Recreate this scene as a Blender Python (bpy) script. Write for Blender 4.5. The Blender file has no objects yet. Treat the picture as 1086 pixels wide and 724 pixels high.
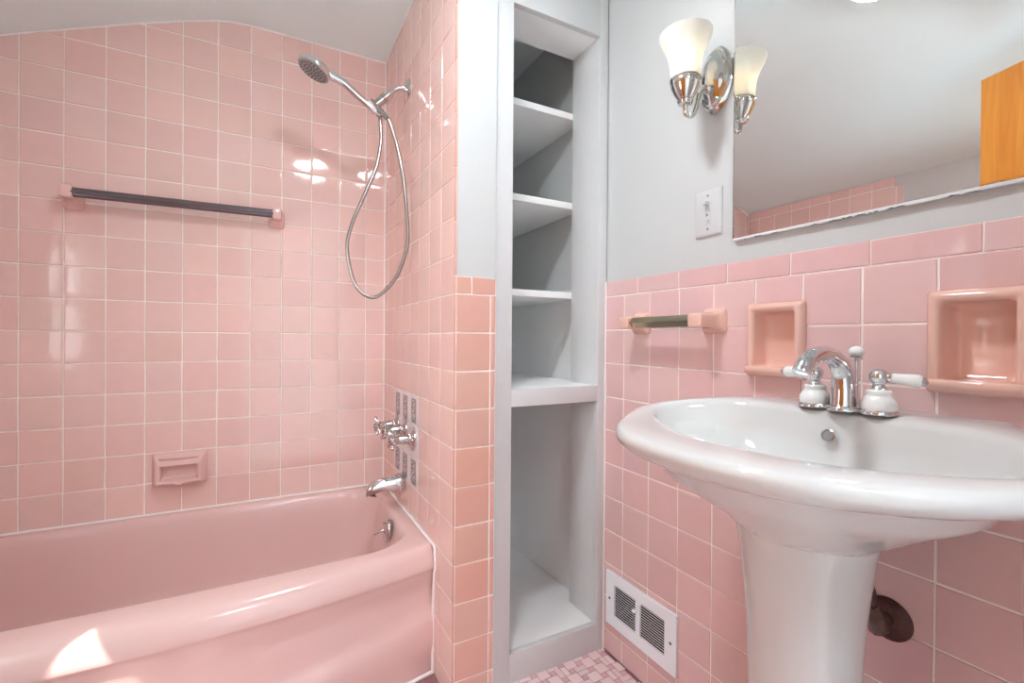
import bpy, bmesh, math, random
from mathutils import Vector, Matrix
random.seed(7)
SC = bpy.context.scene
COL = SC.collection
PI = math.pi

# ------------------------------------------------------------------ room numbers (metres)
XL, XB, XC = -0.966, 0.4685, 1.0193      # left wall, shower wall, sink wall
YF, YS, YA = -0.05, 1.2162, 2.0836       # door wall, end of the shower wall, tub wall
CEIL = 2.266
EYE = 1.045
CEIL_PROFILE = [(-0.966, 1.935), (-0.86, 1.966), (-0.752, 2.007), (-0.594, 2.0756), (-0.489, 2.121),
                (-0.393, 2.162), (-0.255, 2.216), (-0.16, 2.247), (-0.12, 2.2566), (-0.06, 2.262), (0.05, 2.2645), (0.47, 2.266), (1.06, 2.266)]

# ------------------------------------------------------------------ materials
def lin(c):
    return tuple(((x / 255) / 12.92 if x / 255 <= 0.04045 else ((x / 255 + 0.055) / 1.055) ** 2.4) for x in c) + (1.0,)

def new_mat(name):
    m = bpy.data.materials.new(name)
    m.use_nodes = True
    nt = m.node_tree
    b = nt.nodes['Principled BSDF']
    return m, nt, b

def simple(name, rgb, rough=0.4, metal=0.0, bump=0.0, bscale=40.0, mottling=0.0, mscale=6.0, spec=0.5, coat=0.0):
    m, nt, b = new_mat(name)
    b.inputs['Base Color'].default_value = lin(rgb)
    b.inputs['Roughness'].default_value = rough
    b.inputs['Metallic'].default_value = metal
    b.inputs['Specular IOR Level'].default_value = spec
    b.inputs['Coat Weight'].default_value = coat
    tc = nt.nodes.new('ShaderNodeTexCoord')
    if mottling:
        n = nt.nodes.new('ShaderNodeTexNoise'); n.inputs['Scale'].default_value = mscale; n.inputs['Detail'].default_value = 4
        nt.links.new(tc.outputs['Object'], n.inputs['Vector'])
        mr = nt.nodes.new('ShaderNodeMapRange')
        mr.inputs['To Min'].default_value = 1 - mottling; mr.inputs['To Max'].default_value = 1 + mottling
        nt.links.new(n.outputs['Fac'], mr.inputs['Value'])
        hs = nt.nodes.new('ShaderNodeHueSaturation'); hs.inputs['Color'].default_value = lin(rgb)
        nt.links.new(mr.outputs['Result'], hs.inputs['Value'])
        nt.links.new(hs.outputs['Color'], b.inputs['Base Color'])
    if bump:
        n2 = nt.nodes.new('ShaderNodeTexNoise'); n2.inputs['Scale'].default_value = bscale; n2.inputs['Detail'].default_value = 3
        nt.links.new(tc.outputs['Object'], n2.inputs['Vector'])
        bp = nt.nodes.new('ShaderNodeBump'); bp.inputs['Strength'].default_value = bump; bp.inputs['Distance'].default_value = 0.01
        nt.links.new(n2.outputs['Fac'], bp.inputs['Height'])
        nt.links.new(bp.outputs['Normal'], b.inputs['Normal'])
    return m

def tile_mat(name, rgb, var=0.05, rough=0.07, hue=0.012, wob=0.012):
    """Glazed tile: every tile its own slight shade, a softly wavy glaze."""
    m, nt, b = new_mat(name)
    g = nt.nodes.new('ShaderNodeNewGeometry')
    tc = nt.nodes.new('ShaderNodeTexCoord')
    wn = nt.nodes.new('ShaderNodeTexWhiteNoise'); wn.noise_dimensions = '1D'
    nt.links.new(g.outputs['Random Per Island'], wn.inputs['W'])
    sep = nt.nodes.new('ShaderNodeSeparateColor'); nt.links.new(wn.outputs['Color'], sep.inputs['Color'])
    def rng(src, a, c):
        r = nt.nodes.new('ShaderNodeMapRange'); r.inputs['To Min'].default_value = a; r.inputs['To Max'].default_value = c
        nt.links.new(src, r.inputs['Value']); return r.outputs['Result']
    n = nt.nodes.new('ShaderNodeTexNoise'); n.inputs['Scale'].default_value = 22; n.inputs['Detail'].default_value = 5
    nt.links.new(tc.outputs['Object'], n.inputs['Vector'])
    hs = nt.nodes.new('ShaderNodeHueSaturation'); hs.inputs['Color'].default_value = lin(rgb)
    nt.links.new(rng(sep.outputs['Red'], 0.5 - hue, 0.5 + hue), hs.inputs['Hue'])
    mul = nt.nodes.new('ShaderNodeMath'); mul.operation = 'MULTIPLY'
    nt.links.new(rng(sep.outputs['Green'], 1 - var, 1 + var), mul.inputs[0])
    nt.links.new(rng(n.outputs['Fac'], 0.965, 1.035), mul.inputs[1])
    nt.links.new(mul.outputs[0], hs.inputs['Value'])
    nt.links.new(rng(sep.outputs['Blue'], 0.93, 1.07), hs.inputs['Saturation'])
    nt.links.new(hs.outputs['Color'], b.inputs['Base Color'])
    b.inputs['Roughness'].default_value = rough
    n2 = nt.nodes.new('ShaderNodeTexNoise'); n2.inputs['Scale'].default_value = 16; n2.inputs['Detail'].default_value = 2
    nt.links.new(tc.outputs['Object'], n2.inputs['Vector'])
    bp = nt.nodes.new('ShaderNodeBump'); bp.inputs['Strength'].default_value = wob * 10; bp.inputs['Distance'].default_value = 0.004
    nt.links.new(n2.outputs['Fac'], bp.inputs['Height']); nt.links.new(bp.outputs['Normal'], b.inputs['Normal'])
    return m

M = {}
M['paint'] = simple('white_wall_paint', (200, 201, 200), 0.45, bump=0.05, bscale=180)
M['ceiling'] = simple('ceiling_paint', (228, 246, 248), 0.6, bump=0.06, bscale=90)
M['closet_in'] = simple('closet_inside_brightened', (248, 248, 247), 0.5, bump=0.12, bscale=30, mottling=0.02, mscale=9)  # closet paint made lighter to lift the shaded interior
M['trim'] = simple('white_gloss_paint', (218, 218, 218), 0.3, bump=0.08, bscale=60, mottling=0.015, mscale=12)
M['closet'] = simple('old_closet_paint', (212, 212, 212), 0.45, bump=0.12, bscale=30, mottling=0.03, mscale=9)
M['tile'] = tile_mat('rose_glazed_tile', (233, 200, 192), var=0.04, hue=0.007)
M['tile_sink'] = tile_mat('pink_glazed_tile', (224, 187, 184), var=0.04, hue=0.008)
M['tile_salmon'] = tile_mat('salmon_glazed_tile', (218, 170, 155), var=0.04, hue=0.005)
M['grout'] = simple('cream_grout', (250, 240, 234), 0.8, mottling=0.05, mscale=30)
M['caulk'] = simple('white_caulk', (243, 238, 236), 0.5, bump=0.4, bscale=120)
M['tub'] = simple('pink_enamel', (224, 191, 186), 0.17, mottling=0.012, mscale=4)
M['ceramic'] = simple('pink_ceramic', (226, 190, 184), 0.1, mottling=0.02)
M['ceramic_salmon'] = simple('salmon_ceramic', (230, 187, 172), 0.09, mottling=0.02)
M['porcelain'] = simple('white_porcelain', (216, 216, 214), 0.05, coat=0.3)
M['porcelain_knob'] = simple('knob_porcelain', (240, 240, 238), 0.08)
M['chrome'] = simple('chrome', (218, 218, 220), 0.06, 1.0)
M['chrome_worn'] = simple('worn_chrome', (190, 188, 186), 0.16, 1.0, mottling=0.06, mscale=60)
M['hose'] = simple('steel_hose', (168, 164, 160), 0.3, 1.0)
M['nickel'] = simple('polished_nickel', (214, 211, 206), 0.08, 1.0)
M['bar_grey'] = simple('grey_metal_bar', (120, 113, 118), 0.3, 1.0, mottling=0.08, mscale=30)
M['bar_brass'] = simple('aged_brass_bar', (196, 180, 152), 0.14, 1.0, mottling=0.06, mscale=30)
M['rubber'] = simple('dark_rubber', (66, 62, 62), 0.6)
M['nozzle'] = simple('grey_nozzle', (150, 147, 147), 0.45)
M['vent'] = simple('white_vent_enamel', (242, 246, 250), 0.3, mottling=0.02)
M['dark'] = simple('dark_duct', (34, 30, 30), 0.8)
M['plate'] = simple('white_plastic', (204, 204, 205), 0.3)
M['slot'] = simple('grey_slot', (120, 120, 122), 0.5)
M['chip'] = simple('dark_chipped_edge', (84, 82, 82), 0.6)
M['rust'] = simple('corroded_brown_metal', (92, 62, 58), 0.45, 0.6, bump=0.6, bscale=70, mottling=0.45, mscale=45)
M['rust_light'] = simple('corroded_grey_metal', (128, 110, 104), 0.4, 0.7, bump=0.4, bscale=70, mottling=0.3, mscale=60)
M['floor_grout'] = simple('mauve_floor_grout', (150, 104, 110), 0.8)
M['floor_tile'] = tile_mat('pink_mosaic', (240, 214, 214), var=0.06, rough=0.25)
M['floor_dot'] = tile_mat('rose_mosaic', (224, 180, 184), var=0.08, rough=0.25)
M['accent'] = simple('white_accent_tile', (236, 228, 230), 0.12)
M['mirror_edge'] = simple('mirror_edge', (150, 150, 150), 0.3, 0.5)
M['hall'] = simple('hall_paint', (234, 235, 236), 0.6)
M['hall_floor'] = simple('hall_floor_tile', (226, 226, 224), 0.4, mottling=0.05, mscale=5)

m, nt, b = new_mat('silvered_mirror')
b.inputs['Base Color'].default_value = (0.9, 0.905, 0.9, 1); b.inputs['Metallic'].default_value = 1; b.inputs['Roughness'].default_value = 0.0
M['mirror'] = m

# honey coloured veneer of the door
m, nt, b = new_mat('honey_wood_veneer')
tc = nt.nodes.new('ShaderNodeTexCoord'); mp = nt.nodes.new('ShaderNodeMapping'); mp.inputs['Scale'].default_value = (9, 9, 0.9)
nz = nt.nodes.new('ShaderNodeTexNoise'); nz.inputs['Scale'].default_value = 2.2; nz.inputs['Detail'].default_value = 7; nz.inputs['Distortion'].default_value = 1.2
cr = nt.nodes.new('ShaderNodeValToRGB')
cr.color_ramp.elements[0].position = 0.3; cr.color_ramp.elements[0].color = lin((184, 110, 36))
cr.color_ramp.elements[1].position = 0.72; cr.color_ramp.elements[1].color = lin((212, 142, 58))
nt.links.new(tc.outputs['Object'], mp.inputs['Vector']); nt.links.new(mp.outputs['Vector'], nz.inputs['Vector'])
nt.links.new(nz.outputs['Fac'], cr.inputs['Fac']); nt.links.new(cr.outputs['Color'], b.inputs['Base Color'])
b.inputs['Roughness'].default_value = 0.3
M['wood'] = m

# grey scrollwork print of the accent tiles
m, nt, b = new_mat('grey_scroll_print')
tc = nt.nodes.new('ShaderNodeTexCoord')
vo = nt.nodes.new('ShaderNodeTexVoronoi'); vo.feature = 'DISTANCE_TO_EDGE'; vo.inputs['Scale'].default_value = 62
wv = nt.nodes.new('ShaderNodeTexWave'); wv.wave_type = 'RINGS'; wv.inputs['Scale'].default_value = 24; wv.inputs['Distortion'].default_value = 6; wv.inputs['Detail Scale'].default_value = 2
mx = nt.nodes.new('ShaderNodeMath'); mx.operation = 'MULTIPLY'
cr = nt.nodes.new('ShaderNodeValToRGB')
cr.color_ramp.elements[0].position = 0.02; cr.color_ramp.elements[0].color = lin((140, 131, 133))
cr.color_ramp.elements[1].position = 0.10; cr.color_ramp.elements[1].color = lin((222, 213, 215))
nt.links.new(tc.outputs['Object'], vo.inputs['Vector']); nt.links.new(tc.outputs['Object'], wv.inputs['Vector'])
nt.links.new(vo.outputs['Distance'], mx.inputs[0]); nt.links.new(wv.outputs['Fac'], mx.inputs[1])
nt.links.new(mx.outputs[0], cr.inputs['Fac']); nt.links.new(cr.outputs['Color'], b.inputs['Base Color'])
b.inputs['Roughness'].default_value = 0.15
M['scroll'] = m

def emissive(name, rgb, strength, base=(250, 248, 244)):
    m, nt, b = new_mat(name)
    b.inputs['Base Color'].default_value = lin(base); b.inputs['Roughness'].default_value = 0.25
    b.inputs['Emission Color'].default_value = lin(rgb); b.inputs['Emission Strength'].default_value = strength
    return m
M['dome'] = emissive('lit_opal_dome', (238, 247, 255), 138.0)
M['bulb'] = emissive('lit_bulb', (255, 236, 205), 5.0)
M['hall_fill'] = emissive('hall_fill_glow', (236, 246, 255), 48.0)  # glow of the added hallway fill

# frosted sconce glass: translucent white with a little gloss
m, nt, b = new_mat('frosted_shade_glass')
out = nt.nodes['Material Output']
tr = nt.nodes.new('ShaderNodeBsdfTranslucent'); tr.inputs['Color'].default_value = (0.96, 0.95, 0.91, 1)
di = nt.nodes.new('ShaderNodeBsdfDiffuse'); di.inputs['Color'].default_value = (0.86, 0.85, 0.82, 1)
gl = nt.nodes.new('ShaderNodeBsdfGlossy'); gl.inputs['Roughness'].default_value = 0.2
m1 = nt.nodes.new('ShaderNodeMixShader'); m1.inputs['Fac'].default_value = 0.5
m2 = nt.nodes.new('ShaderNodeMixShader'); m2.inputs['Fac'].default_value = 0.05
nt.links.new(di.outputs[0], m1.inputs[1]); nt.links.new(tr.outputs[0], m1.inputs[2])
nt.links.new(m1.outputs[0], m2.inputs[1]); nt.links.new(gl.outputs[0], m2.inputs[2]); nt.links.new(m2.outputs[0], out.inputs['Surface'])
nt.nodes.remove(b)
M['shade'] = m

# clear window glass
m, nt, b = new_mat('window_glass')
out = nt.nodes['Material Output']
tr = nt.nodes.new('ShaderNodeBsdfTransparent'); tr.inputs['Color'].default_value = (0.96, 0.98, 0.97, 1)
gl = nt.nodes.new('ShaderNodeBsdfGlossy'); gl.inputs['Roughness'].default_value = 0.0
fr = nt.nodes.new('ShaderNodeMath'); fr.operation = 'POWER'; fr.inputs[1].default_value = 5.0
lw = nt.nodes.new('ShaderNodeLayerWeight'); lw.inputs['Blend'].default_value = 0.5; nt.links.new(lw.outputs['Facing'], fr.inputs[0])
fm = nt.nodes.new('ShaderNodeMath'); fm.operation = 'MULTIPLY_ADD'; fm.inputs[1].default_value = 0.96; fm.inputs[2].default_value = 0.04; nt.links.new(fr.outputs[0], fm.inputs[0])
m1 = nt.nodes.new('ShaderNodeMixShader')
nt.links.new(fm.outputs[0], m1.inputs['Fac']); nt.links.new(tr.outputs[0], m1.inputs[1]); nt.links.new(gl.outputs[0], m1.inputs[2])
nt.links.new(m1.outputs[0], out.inputs['Surface']); nt.nodes.remove(b)
M['glass'] = m

# ------------------------------------------------------------------ mesh helpers
class MB:
    """Collects shapes (world coordinates) and links them as ONE mesh object."""
    def __init__(s):
        s.V = []; s.F = []; s.I = []
    def add(s, V, F, mi=0):
        o = len(s.V)
        s.V += [Vector(v) for v in V]
        s.F += [tuple(i + o for i in f) for f in F]
        s.I += [mi] * len(F)
        return s
    def build(s, name, mats, parent=None, smooth=True, angle=38, at=None, recalc=True):
        if not isinstance(mats, (list, tuple)): mats = [mats]
        base = Vector(at) if at is not None else (parent_at(parent) if parent else Vector((0, 0, 0)))
        me = bpy.data.meshes.new(name)
        me.from_pydata([v - base for v in s.V], [], s.F)
        for m_ in mats: me.materials.append(m_)
        me.polygons.foreach_set('material_index', s.I)
        if recalc:
            bm = bmesh.new(); bm.from_mesh(me)
            bmesh.ops.recalc_face_normals(bm, faces=bm.faces); bm.to_mesh(me); bm.free()
        me.polygons.foreach_set('use_smooth', [smooth] * len(me.polygons))
        if smooth: me.set_sharp_from_angle(angle=math.radians(angle))
        me.update()
        o = bpy.data.objects.new(name, me); COL.objects.link(o)
        if parent:
            o.parent = parent
            o.location = base - parent_at(parent) if at is not None else (0, 0, 0)
        else:
            o.location = base
        return o
    # --- shapes
    def box(s, x0, x1, y0, y1, z0, z1, bev=0.0, seg=2, mi=0):
        bm = bmesh.new(); bmesh.ops.create_cube(bm, size=1.0)
        for v in bm.verts:
            v.co = Vector(((x0 + x1) / 2 + v.co.x * (x1 - x0), (y0 + y1) / 2 + v.co.y * (y1 - y0), (z0 + z1) / 2 + v.co.z * (z1 - z0)))
        if bev: bmesh.ops.bevel(bm, geom=list(bm.edges), offset=bev, segments=seg, affect='EDGES', profile=0.6)
        s.bm(bm, mi); return s
    def bm(s, bm, mi=0, mat=None):
        bm.verts.index_update()
        s.add([(mat @ v.co if mat else v.co.copy()) for v in bm.verts], [[v.index for v in f.verts] for f in bm.faces], mi)
        bm.free()
    def rings(s, R, cap0=True, cap1=True, closed=True, mi=0):
        n = len(R[0]); V = [p for r in R for p in r]; F = []
        for k in range(len(R) - 1):
            for i in range(n if closed else n - 1):
                j = (i + 1) % n
                F.append((k * n + i, k * n + j, (k + 1) * n + j, (k + 1) * n + i))
        if cap0: F.append(tuple(range(n))[::-1])
        if cap1: F.append(tuple((len(R) - 1) * n + i for i in range(n)))
        return s.add(V, F, mi)
    def lathe(s, prof, P, D, seg=32, cap0=True, cap1=True, mi=0, flat=None):
        """prof: (distance along D, radius); flat = (axis vector, scale) squashes the section."""
        D = Vector(D).normalized(); P = Vector(P)
        A = D.orthogonal().normalized(); B = D.cross(A)
        if flat:
            A = Vector(flat[0]).normalized(); B = D.cross(A)
        R = []
        for h, r in prof:
            r = max(r, 1e-5)
            R.append([P + D * h + A * (r * math.cos(2 * PI * i / seg) * (flat[1] if flat else 1)) + B * (r * math.sin(2 * PI * i / seg)) for i in range(seg)])
        return s.rings(R, cap0, cap1, mi=mi)
    def tube(s, pts, rad, seg=12, sub=8, mi=0, section=None, smooth=True, up=None, cap=True):
        pts = [Vector(p) for p in pts]
        rad = rad if isinstance(rad, (list, tuple)) else [rad] * len(pts)
        if smooth and len(pts) > 2: pts, rad = catmull(pts, rad, sub)
        T = []
        for i in range(len(pts)):
            a = pts[max(i - 1, 0)]; c = pts[min(i + 1, len(pts) - 1)]
            T.append((c - a).normalized())
        N = Vector(up) if up else T[0].orthogonal()
        N = (N - T[0] * N.dot(T[0])).normalized()
        sec = section or [(math.cos(2 * PI * i / seg), math.sin(2 * PI * i / seg)) for i in range(seg)]
        R = []
        for p, t, r in zip(pts, T, rad):
            N = (N - t * N.dot(t)).normalized(); Bn = t.cross(N)
            R.append([p + (N * a + Bn * c) * r for a, c in sec])
        return s.rings(R, cap, cap, mi=mi)
    def sphere(s, P, r, seg=20, rg=12, sc=(1, 1, 1), mi=0):
        prof = [(-r * math.cos(PI * i / rg), r * math.sin(PI * i / rg)) for i in range(rg + 1)]
        o = len(s.V); s.lathe(prof, (0, 0, 0), (0, 0, 1), seg, mi=mi)
        for i in range(o, len(s.V)):
            v = s.V[i]; s.V[i] = Vector((v.x * sc[0], v.y * sc[1], v.z * sc[2])) + Vector(P)
        return s

def catmull(P, Rd, sub):
    out, ro = [], []
    n = len(P)
    for i in range(n - 1):
        p0, p1, p2, p3 = P[max(i - 1, 0)], P[i], P[i + 1], P[min(i + 2, n - 1)]
        for k in range(sub):
            t = k / sub
            out.append(0.5 * ((2 * p1) + (p2 - p0) * t + (2 * p0 - 5 * p1 + 4 * p2 - p3) * t * t + (3 * p1 - p0 - 3 * p2 + p3) * t ** 3))
            ro.append(Rd[i] + (Rd[i + 1] - Rd[i]) * t)
    out.append(P[-1]); ro.append(Rd[-1])
    return out, ro

def parent_at(o):
    v = Vector(o.location)
    while o.parent is not None:
        o = o.parent; v = v + Vector(o.location)
    return v

def tag(o, label, cat, group=None, kind=None):
    o['label'] = label; o['category'] = cat
    if group: o['group'] = group
    if kind: o['kind'] = kind
    return o

def thing(name, at, label, cat, group=None):
    o = bpy.data.objects.new(name, None); COL.objects.link(o)
    o.location = at; o.empty_display_size = 0.05
    return tag(o, label, cat, group)

def struct(o, label=None, cat=None):
    o['kind'] = 'structure'
    if label: o['label'] = label
    if cat: o['category'] = cat
    return o

def smoothstep(a, c, x):
    t = min(1.0, max(0.0, (x - a) / (c - a))); return t * t * (3 - 2 * t)

# ------------------------------------------------------------------ tiles
def clip_half(poly, a, bb, c):
    """keep a*x + b*y <= c"""
    out = []
    for i in range(len(poly)):
        p, q = poly[i], poly[(i + 1) % len(poly)]
        dp, dq = a * p[0] + bb * p[1] - c, a * q[0] + bb * q[1] - c
        if dp <= 0: out.append(p)
        if (dp < 0 < dq) or (dq < 0 < dp):
            t = dp / (dp - dq); out.append((p[0] + (q[0] - p[0]) * t, p[1] + (q[1] - p[1]) * t))
    return out

def area(poly):
    return 0.5 * sum(poly[i][0] * poly[(i + 1) % len(poly)][1] - poly[(i + 1) % len(poly)][0] * poly[i][1] for i in range(len(poly)))

def inset(poly, d):
    n = len(poly); out = []
    E = []
    for i in range(n):
        p, q = poly[i], poly[(i + 1) % n]
        dx, dy = q[0] - p[0], q[1] - p[1]; L = math.hypot(dx, dy)
        if L < 1e-6: return None
        E.append((-dy / L, dx / L, p))
    for i in range(n):
        a, c = E[i - 1], E[i]
        det = a[0] * c[1] - a[1] * c[0]
        ra = a[0] * a[2][0] + a[1] * a[2][1] + d; rc = c[0] * c[2][0] + c[1] * c[2][1] + d
        if abs(det) < 1e-4: out.append((poly[i][0] + c[0] * d, poly[i][1] + c[1] * d)); continue
        out.append(((ra * c[1] - rc * a[1]) / det, (rc * a[0] - ra * c[0]) / det))
    return out

def sub_rect(r, h):
    """axis-aligned r minus h -> list of rects (u0,u1,v0,v1)"""
    if h[0] >= r[1] or h[1] <= r[0] or h[2] >= r[3] or h[3] <= r[2]: return [r]
    o = []
    if h[3] < r[3]: o.append((r[0], r[1], max(h[3], r[2]), r[3]))
    if h[2] > r[2]: o.append((r[0], r[1], r[2], min(h[2], r[3])))
    v0, v1 = max(h[2], r[2]), min(h[3], r[3])
    if h[0] > r[0]: o.append((r[0], h[0], v0, v1))
    if h[1] < r[1]: o.append((h[1], r[1], v0, v1))
    return [q for q in o if q[1] - q[0] > 0.006 and q[3] - q[2] > 0.006]

def tile_field(mb, O, U, V, N, rects, gap=0.0040, clips=(), tilt=0.0035, depth=0.0022, mi=0, pillow=0.0004):
    O, U, V, N = Vector(O), Vector(U), Vector(V), Vector(N)
    for (u0, u1, v0, v1) in rects:
        g = gap / 2 * random.uniform(0.8, 1.2)
        j = lambda: random.uniform(-0.0006, 0.0006)
        poly = [(u0 + g + j(), v0 + g + j()), (u1 - g + j(), v0 + g + j()), (u1 - g + j(), v1 - g + j()), (u0 + g + j(), v1 - g + j())]
        for c in clips:
            poly = clip_half(poly, *c)
            if len(poly) < 3: break
        clean = []
        for p in poly:
            if not clean or math.hypot(p[0] - clean[-1][0], p[1] - clean[-1][1]) > 1e-3: clean.append(p)
        if len(clean) > 2 and math.hypot(clean[0][0] - clean[-1][0], clean[0][1] - clean[-1][1]) < 1e-3: clean.pop()
        poly = clean
        if len(poly) < 3 or area(poly) < 5e-5: continue
        R = []; ok = True
        for i in range(len(poly)):
            p, q, o_ = poly[i], poly[(i + 1) % len(poly)], poly[i - 1]
            a1, a2 = (q[0] - p[0], q[1] - p[1]), (o_[0] - p[0], o_[1] - p[1])
            l1, l2 = math.hypot(*a1), math.hypot(*a2)
            if min(l1, l2) < 0.012 or (a1[0] * a2[0] + a1[1] * a2[1]) / (l1 * l2) > 0.8: ok = len(poly) == 4 and u1 - u0 < 0.03
        A0 = area(poly)
        cu = sum(p[0] for p in poly) / len(poly); cv = sum(p[1] for p in poly) / len(poly)
        ta, tb = random.gauss(0, tilt), random.gauss(0, tilt)
        for d, h in ((0, -depth), (0.0003, -0.0007), (0.0009, -0.00012), (0.0018, 0.0), (0.0050, pillow * 0.3)):
            if not ok: break
            q = inset(poly, d) if d else poly
            if q is None or area(q) <= 0 or area(q) > A0 * 1.0001: ok = False; break
            R.append([O + U * p[0] + V * p[1] + N * (h + (ta * (p[0] - cu) + tb * (p[1] - cv) if h > -depth else 0)) for p in q])
        if not ok:      # a sliver: plain edges
            R = [[O + U * p[0] + V * p[1] + N * h for p in poly] for h in (-depth, -0.0003)]
        mb.rings(R, cap0=False, cap1=True, mi=mi)

def edges(start, stop, origin, pitch):
    """grid lines origin + k*pitch inside (start, stop), with both ends"""
    k0 = math.floor((start - origin) / pitch); E = [start]
    for k in range(k0, k0 + 80):
        e = origin + k * pitch
        if e > start + 0.010 and e < stop - 0.010: E.append(e)
    E.append(stop); return E

def grid(us, vs):
    return [(us[i], us[i + 1], vs[k], vs[k + 1]) for i in range(len(us) - 1) for k in range(len(vs) - 1)]

def plane_quads(mb, O, U, V, rects, mi=0):
    O, U, V = Vector(O), Vector(U), Vector(V)
    for (a, c, d, e) in rects:
        mb.add([O + U * a + V * d, O + U * c + V * d, O + U * c + V * e, O + U * a + V * e], [(0, 1, 2, 3)], mi)

CLIP = []   # half planes below the ceiling line: z <= line(x)
for (xa, za), (xb, zb) in zip(CEIL_PROFILE[2:-1], CEIL_PROFILE[3:]):
    s_ = (zb - za) / (xb - xa)
    CLIP.append((-s_, 1.0, za - s_ * xa - 0.003))
s_ = (CEIL_PROFILE[2][1] - CEIL_PROFILE[0][1]) / (CEIL_PROFILE[2][0] - CEIL_PROFILE[0][0])

P = 0.1095
Z0 = 1.0630                       # a grout line of the tub walls
TUBZ = 0.402

# ================================================================== THE SETTING
# --- tub wall
w = MB(); w.box(XL - 0.12, XB + 0.13, YA + 0.0025, YA + 0.12, 0, 2.40)
wall_back = struct(w.build('wall_back', M['grout'], smooth=False, at=(0, YA, 0)))
mb = MB()
rects = grid(edges(XL + 0.001, XB - 0.0015, 0.3866, P), edges(0.399, CEIL + 0.02, Z0, P))
tile_field(mb, (0, YA, 0), (1, 0, 0), (0, 0, 1), (0, -1, 0), rects, clips=CLIP)
struct(mb.build('wall_tile', M['tile'], wall_back, at=(0, YA, 0)))
w = MB()
pts = [(x, YA - 0.0005, z - 0.001) for x, z in CEIL_PROFILE if XL + 0.01 < x < XB]
w.tube(pts + [(XB, YA - 0.0005, CEIL - 0.001)], 0.0035, seg=6, smooth=False)
struct(w.build('caulk_line', M['caulk'], wall_back))

# --- shower wall (ends in the narrow stub beside the closet)
w = MB(); w.box(XB + 0.0025, 0.5955, YS + 0.0025, YA + 0.01, 0, 2.40)
wall_part = struct(w.build('wall_partition', [M['paint']], smooth=False, at=(XB, YS, 0)))
mb = MB()
ycol = edges(YS + 0.009, YA - 0.0015, 1.8953, 0.1115)
ACC = (1.5608, 1.8953, 0.5155, 0.844)
rects = []
for r in grid(ycol, edges(0.0, CEIL - 0.004, Z0, P)):
    rects += sub_rect(r, ACC)
tile_field(mb, (XB, 0, 0), (0, 1, 0), (0, 0, 1), (-1, 0, 0), rects)
plane_quads(mb, (XB + 0.0022, 0, 0), (0, 1, 0), (0, 0, 1), [(YS + 0.002, YA, 0, CEIL)], 1)
struct(mb.build('wall_tile', [M['tile'], M['grout']], wall_part, recalc=True, at=(XB, YS, 0)))
w = MB()     # white grouted corner and ceiling seams
w.tube([(XB - 0.0005, YA - 0.0005, 0.40), (XB - 0.0005, YA - 0.0005, CEIL)], 0.0042, seg=8, smooth=False)
w.tube([(XB - 0.0005, YA, CEIL - 0.001), (XB - 0.0005, YS + 0.01, CEIL - 0.001)], 0.003, seg=6, smooth=False)
struct(w.build('caulk_line', M['caulk'], wall_part))
# stub face
mb = MB()
zrow = edges(0.0, 1.1725, Z0, P)
tile_field(mb, (0, YS, 0), (1, 0, 0), (0, 0, 1), (0, -1, 0), [(XB + 0.003, 0.5785, a, c) for a, c in zip(zrow, zrow[1:])] + [(0.5785, 0.5955, a, c) for a, c in zip(zrow, zrow[1:])], mi=0)
tile_field(mb, (0, YS, 0), (1, 0, 0), (0, 0, 1), (0, -1, 0), [(XB + 0.003, 0.519, 1.1725, 1.2225), (0.519, 0.5955, 1.1725, 1.2225)], mi=0)
plane_quads(mb, (0, YS + 0.0022, 0), (1, 0, 0), (0, 0, 1), [(XB + 0.001, 0.5955, 0, 1.2215)], 1)
struct(mb.build('stub_tile', [M['tile_salmon'], M['grout']], wall_part, at=(XB, YS, 0)))
w = MB()     # rounded edge tile running up the corner
zr = edges(1.2225, CEIL - 0.003, 1.2225, 0.152)
for a, c in zip(zr, zr[1:]): w.box(XB - 0.0002, XB + 0.0058, YS + 0.0005, YS + 0.0120, a + 0.001, c - 0.001, 0.0022)
zr = edges(0.0, 1.2225, Z0, P)
for a, c in zip(zr, zr[1:]): w.box(XB - 0.0002, XB + 0.0030, YS + 0.0005, YS + 0.0100, a + 0.001, c - 0.001, 0.0014)
struct(w.build('edge_tile', M['tile_salmon'], wall_part, at=(XB, YS, 0)))
# patterned accent tiles round the valves
yc = [1.5608, 1.6723, 1.7838, 1.8953]; zc = [0.5155, 0.625, 0.7345, 0.844]
for i in range(3):
    for k in range(3):
        a = MB(); tile_field(a, (XB, 0, 0), (0, 1, 0), (0, 0, 1), (-1, 0, 0), [(yc[i], yc[i + 1], zc[k], zc[k + 1])], gap=0.002, tilt=0)
        t = struct(a.build('accent_tile', M['accent'], wall_part, at=(XB, (yc[i] + yc[i + 1]) / 2, (zc[k] + zc[k + 1]) / 2)))
        if k != 1:
            ym, zm = (yc[i] + yc[i + 1]) / 2, (zc[k] + zc[k + 1]) / 2
            a = MB(); a.box(XB - 0.0012, XB - 0.0002, ym - 0.026, ym + 0.026, zm - 0.041, zm + 0.041, 0.0003, 1)
            struct(a.build('scroll_motif', M['scroll'], t, at=(XB, ym, zm)))
            a = MB()
            for (p0, p1, q0, q1) in ((-.028, -.026, -.043, .043), (.026, .028, -.043, .043), (-.028, .028, -.043, -.041), (-.028, .028, .041, .043)):
                a.box(XB - 0.0014, XB - 0.0002, ym + p0, ym + p1, zm + q0, zm + q1)
            struct(a.build('motif_border', M['slot'], t, smooth=False))

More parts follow.
